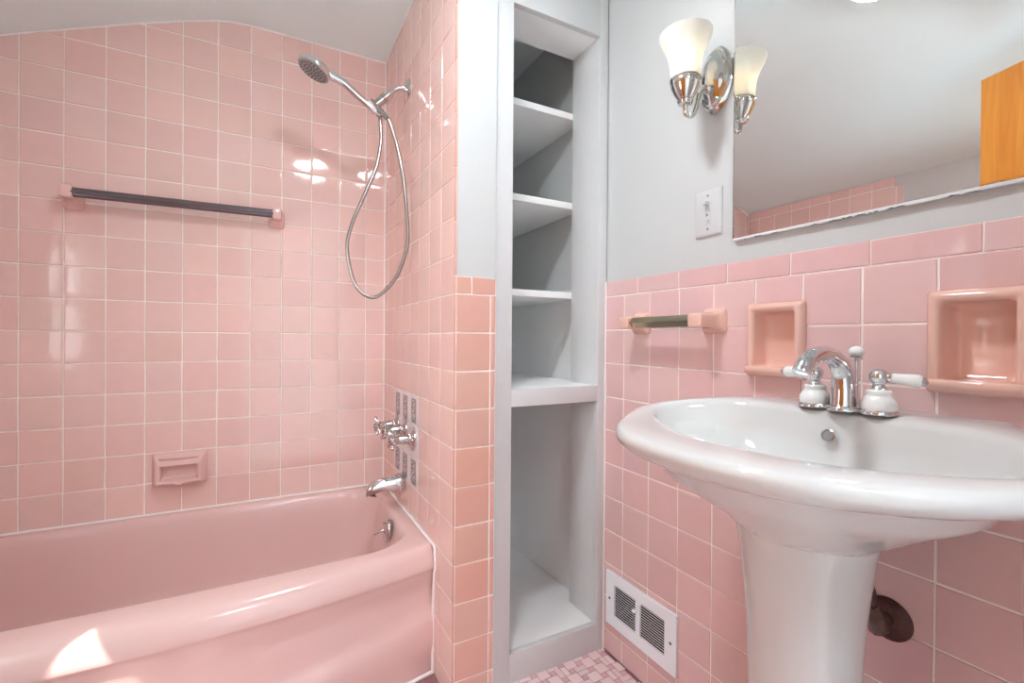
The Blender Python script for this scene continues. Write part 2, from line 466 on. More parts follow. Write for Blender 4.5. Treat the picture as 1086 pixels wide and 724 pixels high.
# --- sink wall: plaster above, tile wainscot below, two recessed niches
NICHES = [(0.5840, 0.6930, 0.9660, 1.1310), (0.2490, 0.3570, 0.9660, 1.1310)]
RZ, RP = 1.0787, 0.11205
w = MB(); w.box(XC + 0.0035, XC + 0.14, YF - 0.1, YA + 0.12, 1.2385, 2.40); w.box(XC + 0.062, XC + 0.14, YF - 0.1, YA + 0.12, 0, 1.2385)
wall_right = struct(w.build('wall_right', M['paint'], smooth=False, at=(XC, 0.6, 0)))
mb = MB()
YEND = 1.252
base = [(YF, YEND, 0.0, 1.2395)]
for h in NICHES: base = [q for r in base for q in sub_rect(r, h)]
plane_quads(mb, (XC + 0.0022, 0, 0), (0, 1, 0), (0, 0, 1), base, 1)
yc_ = edges(YF + 0.001, YEND, 1.1449, 0.1122)
yc_ = [y for y in yc_ if not (0.24 < y < 0.37 or 0.575 < y < 0.70)]
yc_ = sorted(yc_ + [0.249, 0.357, 0.584, 0.693])
zr = [0.0, 0.0702 + 0.0] + [RZ + RP * k for k in range(-8, 2)]
rects = []
for r in grid(yc_, zr):
    q = [r]
    for h in NICHES: q = [s for t in q for s in sub_rect(t, h)]
    rects += q
tile_field(mb, (XC, 0, 0), (0, 1, 0), (0, 0, 1), (-1, 0, 0), rects)
caps = [YEND, 1.0835, 0.9235, 0.7696, 0.6114, 0.4585, 0.3007, 0.147, -0.006, YF + 0.001]
tile_field(mb, (XC, 0, 0), (0, 1, 0), (0, 0, 1), (-1, 0, 0), [(c, a, RZ + RP, 1.2405) for a, c in zip(caps, caps[1:])], gap=0.0026, tilt=0.005)
struct(mb.build('wall_tile', [M['tile_sink'], M['grout']], wall_right, at=(XC, 0.6, 0)))

# --- left wall with the window (tile round the tub, plaster towards the door)
WY0, WY1, WZ0, WZ1 = 0.40, 0.955, 0.86, 1.598
w = MB()
for r in sub_rect((YF - 0.1, YA + 0.12, 0, 2.05), (WY0, WY1, WZ0, WZ1)):
    w.box(XL - 0.12, XL, r[0], r[1], r[2], r[3])
wall_left = struct(w.build('wall_left', M['paint'], smooth=False, at=(XL, 0.6, 0)))
mb = MB()
LT = [(a, c, d, e) for (a, c, d, e) in grid(edges(1.19, YA - 0.001, YA - 0.077, 0.1115), edges(TUBZ - 0.06, 1.935, 1.935 - 0.05, P)) if not (a < 1.2 and e > 1.90)]
tile_field(mb, (XL + 0.0055, 0, 0), (0, 1, 0), (0, 0, 1), (1, 0, 0), LT)
plane_quads(mb, (XL + 0.0035, 0, 0), (0, 1, 0), (0, 0, 1), [(1.235, YA, 0.3, 1.934), (1.191, 1.236, 0.3, 1.882)], 1)
struct(mb.build('wall_tile', [M['tile'], M['grout']], wall_left, at=(XL, 1.6, 0)))

# --- door wall with the doorway the photograph is taken from
DX0, DX1, DZ = -0.16, 0.62, 2.05
w = MB()
w.box(XL - 0.12, DX0, YF - 0.10, YF, 0, 2.40); w.box(DX1, XC + 0.14, YF - 0.10, YF, 0, 2.40); w.box(DX0, DX1, YF - 0.10, YF, DZ, 2.40)
wall_front = struct(w.build('wall_front', M['paint'], smooth=False, at=(0.2, YF, 0)))
w = MB()
for x0, x1 in ((DX0 - 0.06, DX0 + 0.004), (DX1 - 0.004, DX1 + 0.06)):
    w.box(x0, x1, YF - 0.002, YF + 0.014, 0, DZ + 0.06, 0.003)
w.box(DX0 - 0.06, DX1 + 0.06, YF - 0.002, YF + 0.014, DZ - 0.004, DZ + 0.06, 0.003)
struct(w.build('door_casing', M['trim'], wall_front))

# --- ceiling: flat over the sink, falling in a slope towards the tub's head
w = MB()
prof = [(XL - 0.12, CEIL_PROFILE[0][1] - 0.04)] + CEIL_PROFILE + [(XC + 0.14, CEIL)]
fine = []
for (xa, za), (xb, zb) in zip(prof, prof[1:]):
    fine.append((xa, za))
fine.append(prof[-1])
R = []
for y in (YF - 0.10, YA + 0.12):
    R.append([Vector((x, y, z)) for x, z in fine] + [Vector((XC + 0.14, y, 2.45)), Vector((XL - 0.12, y, 2.45))])
w.rings(R)
struct(w.build('ceiling', M['ceiling'], angle=25))

# --- floor: mosaic of large and small squares
w = MB(); w.box(XL - 0.12, XC + 0.14, YF - 0.10, YA + 0.12, -0.10, -0.0012)
floor = struct(w.build('floor', M['floor_grout'], smooth=False))
mb = MB()
u = 0.0200
big, dots = [], []
for i in range(-60, 60):
    for k in range(-60, 60):
        x = (2 * i - k) * u + 0.75; y = (i + 2 * k) * u + 1.0
        for (a, c, d, e, lst) in ((x, x + 2 * u, y, y + 2 * u, big), (x + 2 * u, x + 3 * u, y, y + u, dots)):
            if a > XC - 0.004 or c < XL or d > 1.50 or e < YF - 0.095: continue
            if d > 1.235 and a > XB: continue
            if y > 1.235 - 0.01 and x > XB: continue
            c = min(c, XC - 0.002); e2 = min(e, 1.236) if a > XB - 0.06 else e
            if c - a < 0.008 or e2 - d < 0.008: continue
            if lst is big and (i * 7 + k * 3) % 5 == 0:
                lst.append((a, (a + c) / 2, d, e2)); lst.append(((a + c) / 2, c, d, e2))
            elif lst is big and (i * 5 + k * 11) % 7 == 0:
                lst.append((a, c, d, (d + e2) / 2)); lst.append((a, c, (d + e2) / 2, e2))
            else:
                lst.append((a, c, d, e2))
big = [q for q in big if q[1] - q[0] > 0.006 and q[3] - q[2] > 0.006]
tile_field(mb, (0, 0, 0.0006), (1, 0, 0), (0, 1, 0), (0, 0, 1), big, gap=0.0018, depth=0.0016, tilt=0.004, mi=0)
tile_field(mb, (0, 0, 0.0006), (1, 0, 0), (0, 1, 0), (0, 0, 1), dots, gap=0.0018, depth=0.0016, tilt=0.004, mi=1)
struct(mb.build('floor_tile', [M['floor_tile'], M['floor_dot']], floor))

# --- hallway behind the camera
w = MB()
w.box(-1.3, -1.2, -1.75, YF - 0.10, 0, 2.4); w.box(1.5, 1.6, -1.75, YF - 0.10, 0, 2.4); w.box(-1.3, 1.6, -1.85, -1.75, 0, 2.4)
struct(w.build('wall_hallway', M['hall'], smooth=False))
w = MB(); w.box(-1.3, 1.6, -1.85, YF - 0.10, 2.4, 2.5); struct(w.build('ceiling_hallway', M['hall'], smooth=False))
w = MB(); w.box(-1.3, 1.6, -1.85, YF - 0.10, -0.1, 0.0); struct(w.build('floor_hallway', M['hall_floor'], smooth=False))

# --- window: painted sash window in the left wall
t = bpy.data.objects.new('window_1', None); COL.objects.link(t); t.location = (XL, (WY0 + WY1) / 2, WZ0); struct(t, 'white painted sash window in the plaster wall at the head of the tub', 'window')
w = MB()
for y0, y1, z0, z1 in ((WY0 - 0.055, WY0 + 0.002, WZ0 - 0.02, WZ1 + 0.055), (WY1 - 0.002, WY1 + 0.055, WZ0 - 0.02, WZ1 + 0.055), (WY0 - 0.055, WY1 + 0.055, WZ1 - 0.002, WZ1 + 0.055)):
    w.box(XL - 0.002, XL + 0.014, y0, y1, z0, z1, 0.003)
w.box(XL - 0.03, XL + 0.03, WY0 - 0.07, WY1 + 0.07, WZ0 - 0.03, WZ0 + 0.001, 0.004)
w.build('window_casing', M['trim'], t)
for nm, zz0, zz1, xo in (('lower_sash', WZ0, WZ0 + 0.41, -0.055), ('upper_sash', WZ0 + 0.385, WZ1, -0.088)):
    w = MB(); s_ = 0.035
    w.box(XL + xo, XL + xo + 0.03, WY0, WY0 + s_, zz0, zz1, 0.002); w.box(XL + xo, XL + xo + 0.03, WY1 - s_, WY1, zz0, zz1, 0.002)
    w.box(XL + xo, XL + xo + 0.03, WY0, WY1, zz0, zz0 + s_, 0.002); w.box(XL + xo, XL + xo + 0.03, WY0, WY1, zz1 - s_, zz1, 0.002)
    sash = w.build(nm, M['trim'], t)
    w = MB(); w.box(XL + xo + 0.013, XL + xo + 0.017, WY0 + s_ - 0.005, WY1 - s_ + 0.005, zz0 + s_ - 0.005, zz1 - s_ + 0.005)
    w.build('pane', M['glass'], sash, smooth=False)

# --- door: honey wood leaf standing open into the room (seen in the mirror)
HINGE = Vector((-0.128, -0.02, 0)); EDGE = Vector((-0.385, 0.7225, 0))
dd = (EDGE - HINGE).normalized(); dn = Vector((-dd.y, dd.x, 0)); L = (EDGE - HINGE).length
door = bpy.data.objects.new('door_1', None); COL.objects.link(door); door.location = HINGE
struct(door, 'honey coloured wooden door standing open, reflected in the mirror', 'door')
bm = bmesh.new(); bmesh.ops.create_cube(bm, size=1.0)
for v in bm.verts: v.co = Vector(((v.co.x + 0.5) * L, (v.co.y + 0.5) * 0.035, 0.012 + (v.co.z + 0.5) * 2.035))
bmesh.ops.bevel(bm, geom=list(bm.edges), offset=0.002, segments=2, affect='EDGES')
rot = Matrix.Translation(HINGE) @ Matrix(((dd.x, dn.x, 0, 0), (dd.y, dn.y, 0, 0), (0, 0, 1, 0), (0, 0, 0, 1)))
w = MB(); w.bm(bm, 0, rot); w.build('door_leaf', M['wood'], door)
for sgn in (1, -1):
    w = MB(); p0 = HINGE + dd * (L - 0.06) + dn * (0.0355 if sgn > 0 else -0.0005) + Vector((0, 0, 0.98))
    w.lathe([(0, 0.026), (0.004, 0.026), (0.008, 0.012), (0.03, 0.010), (0.036, 0.022), (0.05, 0.027), (0.06, 0.020), (0.063, 0.0)], p0, dn * sgn, 24)
    w.build('door_handle', M['nickel'], door)
for z in (0.25, 1.05, 1.80):
    w = MB(); w.tube([HINGE + Vector((0.004, -0.004, z)), HINGE + Vector((0.004, -0.004, z + 0.085))], 0.006, seg=10, smooth=False); w.build('hinge', M['nickel'], door)

# ================================================================== BATHTUB
TX0, TX1 = XL + 0.006, XB - 0.001
TXM = (TX0 + TX1) / 2
def bow(x): return 0.085 * ((x - TXM) / 0.715) ** 2
def rrect(x0, x1, y0, y1, r, ns=26, nc=9, bowf=0.0):
    pts = []
    def arc(cx, cy, a0):
        for i in range(nc + 1):
            a = a0 + PI / 2 * i / nc; pts.append([cx + r * math.cos(a), cy + r * math.sin(a)])
    def line(xa, ya, xb, yb):
        for i in range(1, ns): pts.append([xa + (xb - xa) * i / ns, ya + (yb - ya) * i / ns])
    arc(x0 + r, y0 + r, PI); line(x0 + r, y0, x1 - r, y0)
    arc(x1 - r, y0 + r, 1.5 * PI); line(x1, y0 + r, x1, y1 - r)
    arc(x1 - r, y1 - r, 0); line(x1 - r, y1, x0 + r, y1)
    arc(x0 + r, y1 - r, PI / 2); line(x0, y1 - r, x0, y0 + r)
    if bowf:
        for p in pts:
            k = max(0.0, 1 - (p[1] - y0) / 0.25)
            p[1] += bow(p[0]) * bowf * k
    return pts
YB_ = YA - 0.0015
tub = thing('bathtub', (TXM, 1.70, 0), 'pink enamelled alcove bathtub with a bowed front rim along the tiled wall', 'bathtub')
R = []
def ring(x0, x1, y0, y1, r, z, bf):
    R.append([Vector((p[0], p[1], z)) for p in rrect(x0, x1, y0, y1, r, bowf=bf)])
# basin, from its bottom up
ring(TX0 + 0.20, TX1 - 0.22, 1.56, 1.92, 0.10, 0.075, 0)
ring(TX0 + 0.15, TX1 - 0.16, 1.52, 1.96, 0.11, 0.080, 0)
ring(TX0 + 0.12, TX1 - 0.125, 1.490, 1.990, 0.12, 0.105, 0)
ring(TX0 + 0.105, TX1 - 0.105, 1.470, 2.010, 0.125, 0.16, 0.1)
ring(TX0 + 0.09, TX1 - 0.085, 1.450, 2.022, 0.13, 0.25, 0.2)
ring(TX0 + 0.08, TX1 - 0.070, 1.432, 2.032, 0.135, 0.335, 0.3)
ring(TX0 + 0.072, TX1 - 0.061, 1.422, 2.038, 0.138, 0.375, 0.35)
ring(TX0 + 0.067, TX1 - 0.054, 1.415, 2.043, 0.14, 0.392, 0.35)
ring(TX0 + 0.060, TX1 - 0.046, 1.407, 2.050, 0.143, 0.4005, 0.36)
ring(TX0 + 0.050, TX1 - 0.036, 1.396, 2.058, 0.146, 0.4025, 0.38)
# rim and rolled front lip
ring(TX0 + 0.006, TX1 - 0.006, 1.350, YB_ - 0.003, 0.010, 0.4025, 0.62)
ring(TX0 + 0.003, TX1 - 0.003, 1.330, YB_ - 0.001, 0.008, 0.3985, 0.80)
ring(TX0 + 0.001, TX1 - 0.001, 1.312, YB_, 0.006, 0.389, 0.92)
ring(TX0, TX1, 1.300, YB_, 0.005, 0.374, 1.0)
ring(TX0, TX1, 1.2925, YB_, 0.005, 0.354, 1.0)
ring(TX0, TX1, 1.2895, YB_, 0.005, 0.338, 1.0)
ring(TX0, TX1, 1.2905, YB_, 0.005, 0.3335, 1.0)
ring(TX0, TX1, 1.3010, YB_, 0.005, 0.3320, 1.0)
# apron with its raised arched skirt
nz = 22
for i in range(nz + 1):
    z = 0.330 * (1 - i / nz)
    pts = rrect(TX0, TX1, 1.302, YB_, 0.005, bowf=1.0)
    row = []
    for x, y in pts:
        if y < 1.45:
            zs = 0.145 + 0.058 * ((x - TXM) / 0.715) ** 2
            y += 0.010 * smoothstep(0.33, 0.26, z) * (1 if False else 1) - 0.0165 * smoothstep(zs + 0.012, zs - 0.035, z) + 0.016 * smoothstep(0.12, 0.0, z)
        row.append(Vector((x, y, z)))
    R.append(row)
w = MB(); w.rings(R, cap0=True, cap1=False)
w.build('tub_body', M['tub'], tub, angle=60)
w = MB()
w.tube([(TX0 + 0.008, YA - 0.0064, 0.4045), (TX1 - 0.006, YA - 0.0064, 0.4045)], 0.0046, seg=8, smooth=False)
w.tube([(TX1 - 0.0015, YA - 0.0090, 0.4045), (TX1 - 0.0015, 1.378, 0.4035), (TX1 - 0.001, 1.371, 0.395), (TX1, 1.366, 0.34), (TX1, 1.376, 0.32), (TX1 - 0.001, 1.384, 0.20), (TX1, 1.388, 0.003)], 0.0055, seg=8, smooth=False)
w.tube([(TX1, 1.386, 0.004)] + [(TX1 - 0.06 * k, 1.300 + bow(TX1 - 0.06 * k) + 0.0035, 0.004) for k in range(1, 12)], 0.006, seg=8, smooth=False)
w.build('caulk_bead', M['caulk'], tub)['label'] = 'white caulk bead along the tub edge'
# overflow plate with its trip lever
xo, yo, zo = 0.3865, 1.675, 0.357
ov = Vector((-0.98, 0, 0.2)).normalized()
w = MB(); w.lathe([(-0.006, 0.040), (0.0, 0.041), (0.004, 0.039), (0.008, 0.030), (0.010, 0.012), (0.010, 0.0)], (xo, yo, zo), ov, 32)
op = w.build('overflow_plate', M['chrome'], tub); op['label'] = 'round chrome overflow plate'
w = MB(); w.tube([(xo - 0.006, yo, zo + 0.002), (xo - 0.022, yo + 0.004, zo - 0.004), (xo - 0.042, yo + 0.008, zo - 0.012)], [0.0055, 0.004, 0.005], seg=10)
w.build('trip_lever', M['chrome'], op)
for s in (1, -1):
    w = MB(); w.lathe([(0, 0.005), (0.003, 0.005), (0.004, 0.0)], Vector((xo - 0.007, yo, zo + s * 0.026)), ov, 10); w.build('screw', M['chrome_worn'], op)
w = MB(); w.lathe([(0, 0.034), (0.003, 0.034), (0.006, 0.026), (0.006, 0.0)], (TX1 - 0.30, 1.74, 0.0745), (0, 0, 1), 24)
w.build('drain', M['chrome'], tub)

# ================================================================== TUB FITTINGS
def tap_handle(y, z, turn, label, extra=0.0):
    t = thing('tap_handle', (XB, y, z), label, 'tap', 'taps on the shower wall')
    w = MB(); w.lathe([(0.000, 0.036), (0.004, 0.0365), (0.008, 0.034), (0.013, 0.022), (0.017, 0.0185), (0.020, 0.018)], (XB - 0.0005, y, z), (-1, 0, 0), 36, flat=((0, 0, 1), 1.2))
    w.build('escutcheon', M['chrome'], t)
    w = MB(); w.lathe([(0.012, 0.0165), (0.030, 0.0175), (0.050, 0.0150), (0.066, 0.0135), (0.072, 0.0160), (0.078, 0.0165), (0.086, 0.013), (0.0905, 0.0)], (XB, y, z), (-1, 0, 0), 28)
    st = w.build('stem', M['chrome_worn'], t)
    w = MB(); c = Vector((XB - 0.070, y, z))
    for k in range(4):
        a = turn + k * PI / 2; d = Vector((-0.35, math.cos(a), math.sin(a))).normalized()
        w.tube([c + d * 0.008, c + d * 0.022, c + d * 0.033, c + d * 0.040], [0.0085, 0.0068, 0.0085, 0.0052], seg=12, sub=5)
    w.build('cross_grip', M['chrome'], t)
    w = MB(); w.lathe([(0, 0.0085), (0.003, 0.0085), (0.005, 0.006), (0.0055, 0.0)], (XB - 0.089, y, z), (-1, 0, 0), 20)
    w.build('index_button', M['ceramic'] if abs(y - 1.73) < 0.05 else M['chrome'], t)
tap_handle(1.8465, 0.703, 0.95, 'chrome cross-handled bath tap nearest the tub wall corner')
tap_handle(1.7294, 0.703, 0.55, 'chrome cross-handled bath tap between its two neighbours on the shower wall')
tap_handle(1.6158, 0.690, 0.75, 'chrome cross-handled bath tap farthest from the corner, nearest the closet')

t = thing('tub_spout', (XB, 1.745, 0.50), 'chrome tub spout on the shower wall above the bathtub end', 'tub spout')
w = MB(); sec = []
R = []
for d, hw, zt, zb in ((0.0, 0.029, 0.532, 0.470), (0.004, 0.0315, 0.5345, 0.4675), (0.020, 0.0300, 0.5335, 0.470), (0.06, 0.0270, 0.5290, 0.4745), (0.09, 0.0250, 0.5240, 0.4740), (0.115, 0.0235, 0.5160, 0.4690), (0.130, 0.0215, 0.5060, 0.4650), (0.139, 0.0170, 0.4920, 0.4640), (0.142, 0.010, 0.4800, 0.4645)):
    R.append([Vector((XB - d, 1.745 + hw * math.copysign(abs(math.cos(a)) ** 0.75, math.cos(a)), (zt + zb) / 2 + (zt - zb) / 2 * math.copysign(abs(math.sin(a)) ** 0.8, math.sin(a)))) for a in [2 * PI * i / 28 for i in range(28)]])
w.rings(R); w.build('spout_body', M['chrome'], t, angle=50)
w = MB(); w.lathe([(0, 0.0165), (0.004, 0.0165), (0.0045, 0.0135), (-0.004, 0.011)], (XB - 0.118, 1.743, 0.4665), (-0.25, -0.25, -0.93), 24); w.build('spout_mouth', M['rubber'], t)['label'] = 'dark open mouth of the spout'
w = MB(); w.lathe([(0, 0.034), (0.004, 0.034), (0.006, 0.031)], (XB - 0.0005, 1.745, 0.501), (-1, 0, 0), 28); w.build('collar', M['chrome_worn'], t)

# hand shower on its arm
t = thing('hand_shower', (XB, 1.715, 1.975), 'chrome hand shower with a looped metal hose on a wall arm', 'shower')
w = MB(); w.lathe([(0, 0.0355), (0.003, 0.036), (0.006, 0.033), (0.010, 0.020), (0.013, 0.014)], (XB - 0.0005, 1.715, 1.975), (-1, 0, 0), 36); w.build('wall_flange', M['chrome'], t)
w = MB(); w.tube([(XB - 0.002, 1.715, 1.975), (0.446, 1.716, 1.9755), (0.425, 1.717, 1.968), (0.403, 1.718, 1.948), (0.380, 1.719, 1.921)], 0.0108, seg=16, sub=8); w.build('shower_arm', M['chrome'], t)
HB = Vector((0.340, 1.715, 1.880))
w = MB(); ax = (Vector((0.340, 1.719, 1.880)) - Vector((0.384, 1.719, 1.925))).normalized(); a0 = Vector((0.386, 1.719, 1.928))
w.lathe([(0, 0.0150), (0.002, 0.0172), (0.014, 0.0172), (0.016, 0.0150), (0.018, 0.0150), (0.048, 0.0150), (0.062, 0.0145), (0.064, 0.012)], a0, ax, 24)
w.lathe([(-0.022, 0.0125), (-0.020, 0.0155), (0.020, 0.0178), (0.022, 0.015)], Vector((0.337, 1.708, 1.8765)), Vector((-0.70, -0.10, 0.70)), 24)
w.build('bracket', M['chrome_worn'], t)
hs0 = Vector((0.3490, 1.706, 1.8600)); hs1 = Vector((0.2020, 1.690, 1.9470))
w = MB()
dirh = (hs1 - hs0)
nf = Vector((-0.406, 0.0, -0.914)).normalized(); hc = Vector((0.1430, 1.690, 1.9490))
ee = (hs1 - hc); ee = (ee - nf * ee.dot(nf)).normalized()
pts = [hs0 - dirh * 0.02, hs0 + dirh * 0.12, hs0 + dirh * 0.45, hs0 + dirh * 0.80, hc + ee * 0.044 - nf * 0.012, hc + ee * 0.020 - nf * 0.016]
w.tube(pts, [0.0098, 0.0118, 0.0128, 0.0135, 0.0165, 0.0150], seg=18, sub=6)

w.lathe([(-0.0300, 0.0), (-0.0290, 0.016), (-0.0240, 0.032), (-0.0140, 0.046), (-0.0040, 0.0535), (0.0030, 0.0550), (0.0080, 0.0535), (0.0090, 0.0510)], hc, nf, 40)
hd = w.build('handset', M['chrome'], t, angle=50)
w = MB(); w.lathe([(0, 0.0512), (0.0025, 0.0505), (0.0035, 0.046), (0.0035, 0.0)], hc + nf * 0.0078, nf, 40); fc = w.build('spray_face', M['nozzle'], hd); fc['label'] = 'grey spray face with rubber nozzles'
w = MB(); fa = nf.orthogonal().normalized(); fb = nf.cross(fa)
for rr, nn in ((0.009, 6), (0.019, 12), (0.029, 16), (0.041, 22)):
    for i in range(nn):
        p = hc + nf * 0.0105 + (fa * math.cos(2 * PI * i / nn) + fb * math.sin(2 * PI * i / nn)) * rr
        w.lathe([(0, 0.0026), (0.003, 0.002), (0.0032, 0.0)], p, nf, 6)
w.build('nozzles', M['rubber'], hd)
w = MB(); cn0 = Vector((0.3585, 1.700, 1.868)); cn1 = Vector((0.383, 1.664, 1.824))
w.tube([cn0 + Vector((-0.014, 0.012, 0.018)), cn0, cn1], [0.0085, 0.0105, 0.0088], seg=16, smooth=False)
w.tube([hs0 - dirh * 0.03, hs0 - dirh * 0.11], [0.0105, 0.0085], seg=16, smooth=False)
w.build('hose_nut', M['chrome_worn'], t)
hose = [hs0 - dirh * 0.10, (0.3640, 1.703, 1.827), (0.3660, 1.702, 1.757), (0.3510, 1.702, 1.664), (0.3150, 1.70, 1.568), (0.2665, 1.70, 1.4425), (0.2520, 1.70, 1.3535), (0.2800, 1.695, 1.2330), (0.3390, 1.675, 1.1905),
        (0.4080, 1.658, 1.2570), (0.4450, 1.640, 1.366), (0.4480, 1.640, 1.457), (0.4350, 1.652, 1.6200), (0.4130, 1.660, 1.7350), (0.3905, 1.662, 1.806), cn1]
hp, hr = catmull([Vector(p) for p in hose], [1.0] * len(hose), 26)
w = MB(); w.tube(hp, [0.0062 + (0.0007 if i % 2 else -0.0004) for i in range(len(hp))], seg=10, smooth=False)
w.build('hose', M['hose'], t, angle=180)['label'] = 'ribbed steel shower hose hanging in a loop'

# towel bar on the tub wall
def ceramic_post_back(t, x, z, bz):
    w = MB()
    R = []
    for d, hw, hh, zz in ((0.0, 0.029, 0.035, z), (0.006, 0.029, 0.035, z), (0.010, 0.026, 0.032, z), (0.018, 0.019, 0.024, z + 0.003), (0.030, 0.016, 0.021, z + 0.008), (0.048, 0.0155, 0.0215, bz), (0.072, 0.0160, 0.0225, bz + 0.001), (0.078, 0.0145, 0.020, bz + 0.001), (0.080, 0.010, 0.015, bz + 0.001)):
        R.append([Vector((x + hw * sgn(math.cos(a)) * abs(math.cos(a)) ** 0.35, YA - d, zz + hh * sgn(math.sin(a)) * abs(math.sin(a)) ** 0.35)) for a in [2 * PI * (i + 0.5) / 24 for i in range(24)]])
    w.rings(R); return w.build('post', M['ceramic'], t, angle=45)
def sgn(v): return 1 if v >= 0 else -1
t = thing('towel_bar', (-0.27, YA, 1.50), 'long grey metal towel bar on pink ceramic posts across the tub wall', 'towel bar')
ceramic_post_back(t, -0.5725, 1.508, 1.518); ceramic_post_back(t, 0.0385, 1.517, 1.524)
w = MB(); fl = []
for i in range(32):
    a = 2 * PI * i / 32; fl.append((math.cos(a) * (1 if i % 4 < 2 else 0.90), math.sin(a) * (1 if i % 4 < 2 else 0.90)))
w.tube([(-0.5660, YA - 0.064, 1.5175), (0.0290, YA - 0.064, 1.5245)], 0.0155, section=fl, smooth=False, up=(0, 0, 1))
w.build('bar', M['bar_grey'], t, angle=15)['label'] = 'fluted grey metal bar'

# soap dish on the tub wall: hooded recess with a tray lip
t = thing('soap_dish', (-0.273, YA, 0.56), 'pink ceramic soap dish with a grab rail on the tub wall', 'soap dish')
def rect_ring(x0, x1, z0, z1, y, r=0.006, n=4):
    pts = []
    for cx, cz, a0 in ((x0 + r, z0 + r, PI), (x1 - r, z0 + r, 1.5 * PI), (x1 - r, z1 - r, 0), (x0 + r, z1 - r, PI / 2)):
        for i in range(n + 1):
            a = a0 + PI / 2 * i / n; pts.append((cx + r * math.cos(a), y, cz + r * math.sin(a)))
    return [Vector(p) for p in pts]
w = MB()
x0, x1, z0, z1 = -0.3560, -0.1905, 0.5055, 0.6225
w.rings([rect_ring(x0, x1, z0, z1, YA - 0.0002), rect_ring(x0, x1, z0, z1, YA - 0.008), rect_ring(x0 + 0.003, x1 - 0.003, z0 + 0.003, z1 - 0.004, YA - 0.016),
         rect_ring(x0 + 0.012, x1 - 0.012, z0 + 0.006, z1 - 0.020, YA - 0.040), rect_ring(x0 + 0.017, x1 - 0.017, z0 + 0.010, z1 - 0.026, YA - 0.046, 0.008),
         rect_ring(x0 + 0.023, x1 - 0.023, z0 + 0.018, z1 - 0.040, YA - 0.046, 0.008), rect_ring(x0 + 0.027, x1 - 0.027, z0 + 0.021, z1 - 0.043, YA - 0.042, 0.006),
         rect_ring(x0 + 0.030, x1 - 0.030, z0 + 0.023, z1 - 0.042, YA - 0.012, 0.010), rect_ring(x0 + 0.040, x1 - 0.040, z0 + 0.033, z1 - 0.050, YA - 0.006, 0.006)])
w.build('dish_body', M['ceramic'], t, angle=50)
w = MB()
w.tube([(x0 + 0.024, YA - 0.036, z1 - 0.014), (x0 + 0.050, YA - 0.041, z1 - 0.013), (x1 - 0.050, YA - 0.041, z1 - 0.013), (x1 - 0.024, YA - 0.036, z1 - 0.014)], [0.004, 0.006, 0.006, 0.004], seg=12, sub=6)
w.build('grab_rail', M['ceramic'], t)
w = MB()
lip = [(x0 + 0.020, YA - 0.044, z0 + 0.017), (x0 + 0.055, YA - 0.049, z0 + 0.017), (-0.288, YA - 0.050, z0 + 0.016), (-0.2795, YA - 0.050, z0 + 0.011), (-0.2670, YA - 0.050, z0 + 0.011), (-0.2585, YA - 0.050, z0 + 0.016), (x1 - 0.055, YA - 0.049, z0 + 0.017), (x1 - 0.020, YA - 0.044, z0 + 0.017)]
w.tube(lip, 0.0055, seg=10, sub=5); w.build('tray_lip', M['ceramic'], t)

# ================================================================== BUILT-IN CLOSET
CY = 1.232
CB = 1.985
t = thing('linen_closet', (0.81, CY, 0), 'white painted open linen closet with shelves built in beside the tiled stub', 'closet')
ox0, ox1 = 0.6575, 0.9850
w = MB()
w.box(0.5975, ox0, CY, CY + 0.02, 0, CEIL - 0.001, 0.0015); w.box(ox1, XC - 0.0005, CY, CY + 0.02, 0, CEIL - 0.001, 0.0015)
w.box(ox0, ox1, CY, CY + 0.02, 2.0600, CEIL - 0.001, 0.0012)
w.box(ox0, ox1, CY, CY + 0.02, 0.8400, 0.8920, 0.0012)
w.box(ox0, ox1, CY, CY + 0.02, 0.0, 0.0900, 0.0012)
w.build('face_frame', M['closet'], t, smooth=True, angle=30)
JY = 1.386
w = MB(); w.box(ox1 - 0.0005, ox1 + 0.032, CY + 0.018, JY, 0.088, 2.0600); w.box(ox0 - 0.05, ox0 + 0.0005, CY + 0.018, JY, 0.088, 2.06)
w.build('jamb', M['closet'], t, smooth=False)
w = MB(); w.box(0.61, ox1 + 0.03, CY + 0.018, JY, 2.0602, 2.10); w.build('head_board', M['closet_in'], t, smooth=False)
IX0, IX1 = 0.600, 1.0285
w = MB(); w.box(IX1, IX1 + 0.012, JY, CB, 0.08, 2.25); w.box(IX0 - 0.001, IX0 + 0.008, CY + 0.02, CB, 0.08, 2.25); w.build('side_panel', M['closet_in'], t, smooth=False)
w = MB(); w.box(IX0, IX1 + 0.01, CB, CB + 0.012, 0.08, 2.25); w.build('back_panel', M['closet_in'], t, smooth=False)
w = MB(); w.box(IX0, IX1, JY - 0.13, CB, 2.25, 2.262); w.build('top_panel', M['closet_in'], t, smooth=False)
w = MB(); w.box(IX0 + 0.008, IX1 - 0.002, CY + 0.019, CB - 0.002, 0.070, 0.0895); w.build('bottom_board', M['closet_in'], t, smooth=False)
w = MB(); w.box(IX0 + 0.008, IX1 - 0.001, CY + 0.019, CB - 0.001, 0.872, 0.8915); w.build('shelf', M['closet_in'], t, smooth=False)
for z in (1.2060, 1.5310, 1.8550):
    w = MB(); w.box(IX0 + 0.008, IX1 - 0.001, JY, CB - 0.001, z - 0.0115, z + 0.0115, 0.001); w.build('shelf', M['closet_in'], t)
w = MB()
w.tube([(0.5962, CY - 0.003, 0.0), (0.5962, CY - 0.003, 1.222)], 0.0042, seg=8, smooth=False)
w.tube([(0.5965, CY - 0.001, 1.222), (0.5965, CY - 0.001, CEIL)], 0.0016, seg=6, smooth=False)
w.tube([(XC - 0.003, CY - 0.001, 0.0), (XC - 0.003, CY - 0.001, 1.24)], 0.0028, seg=8, smooth=False)
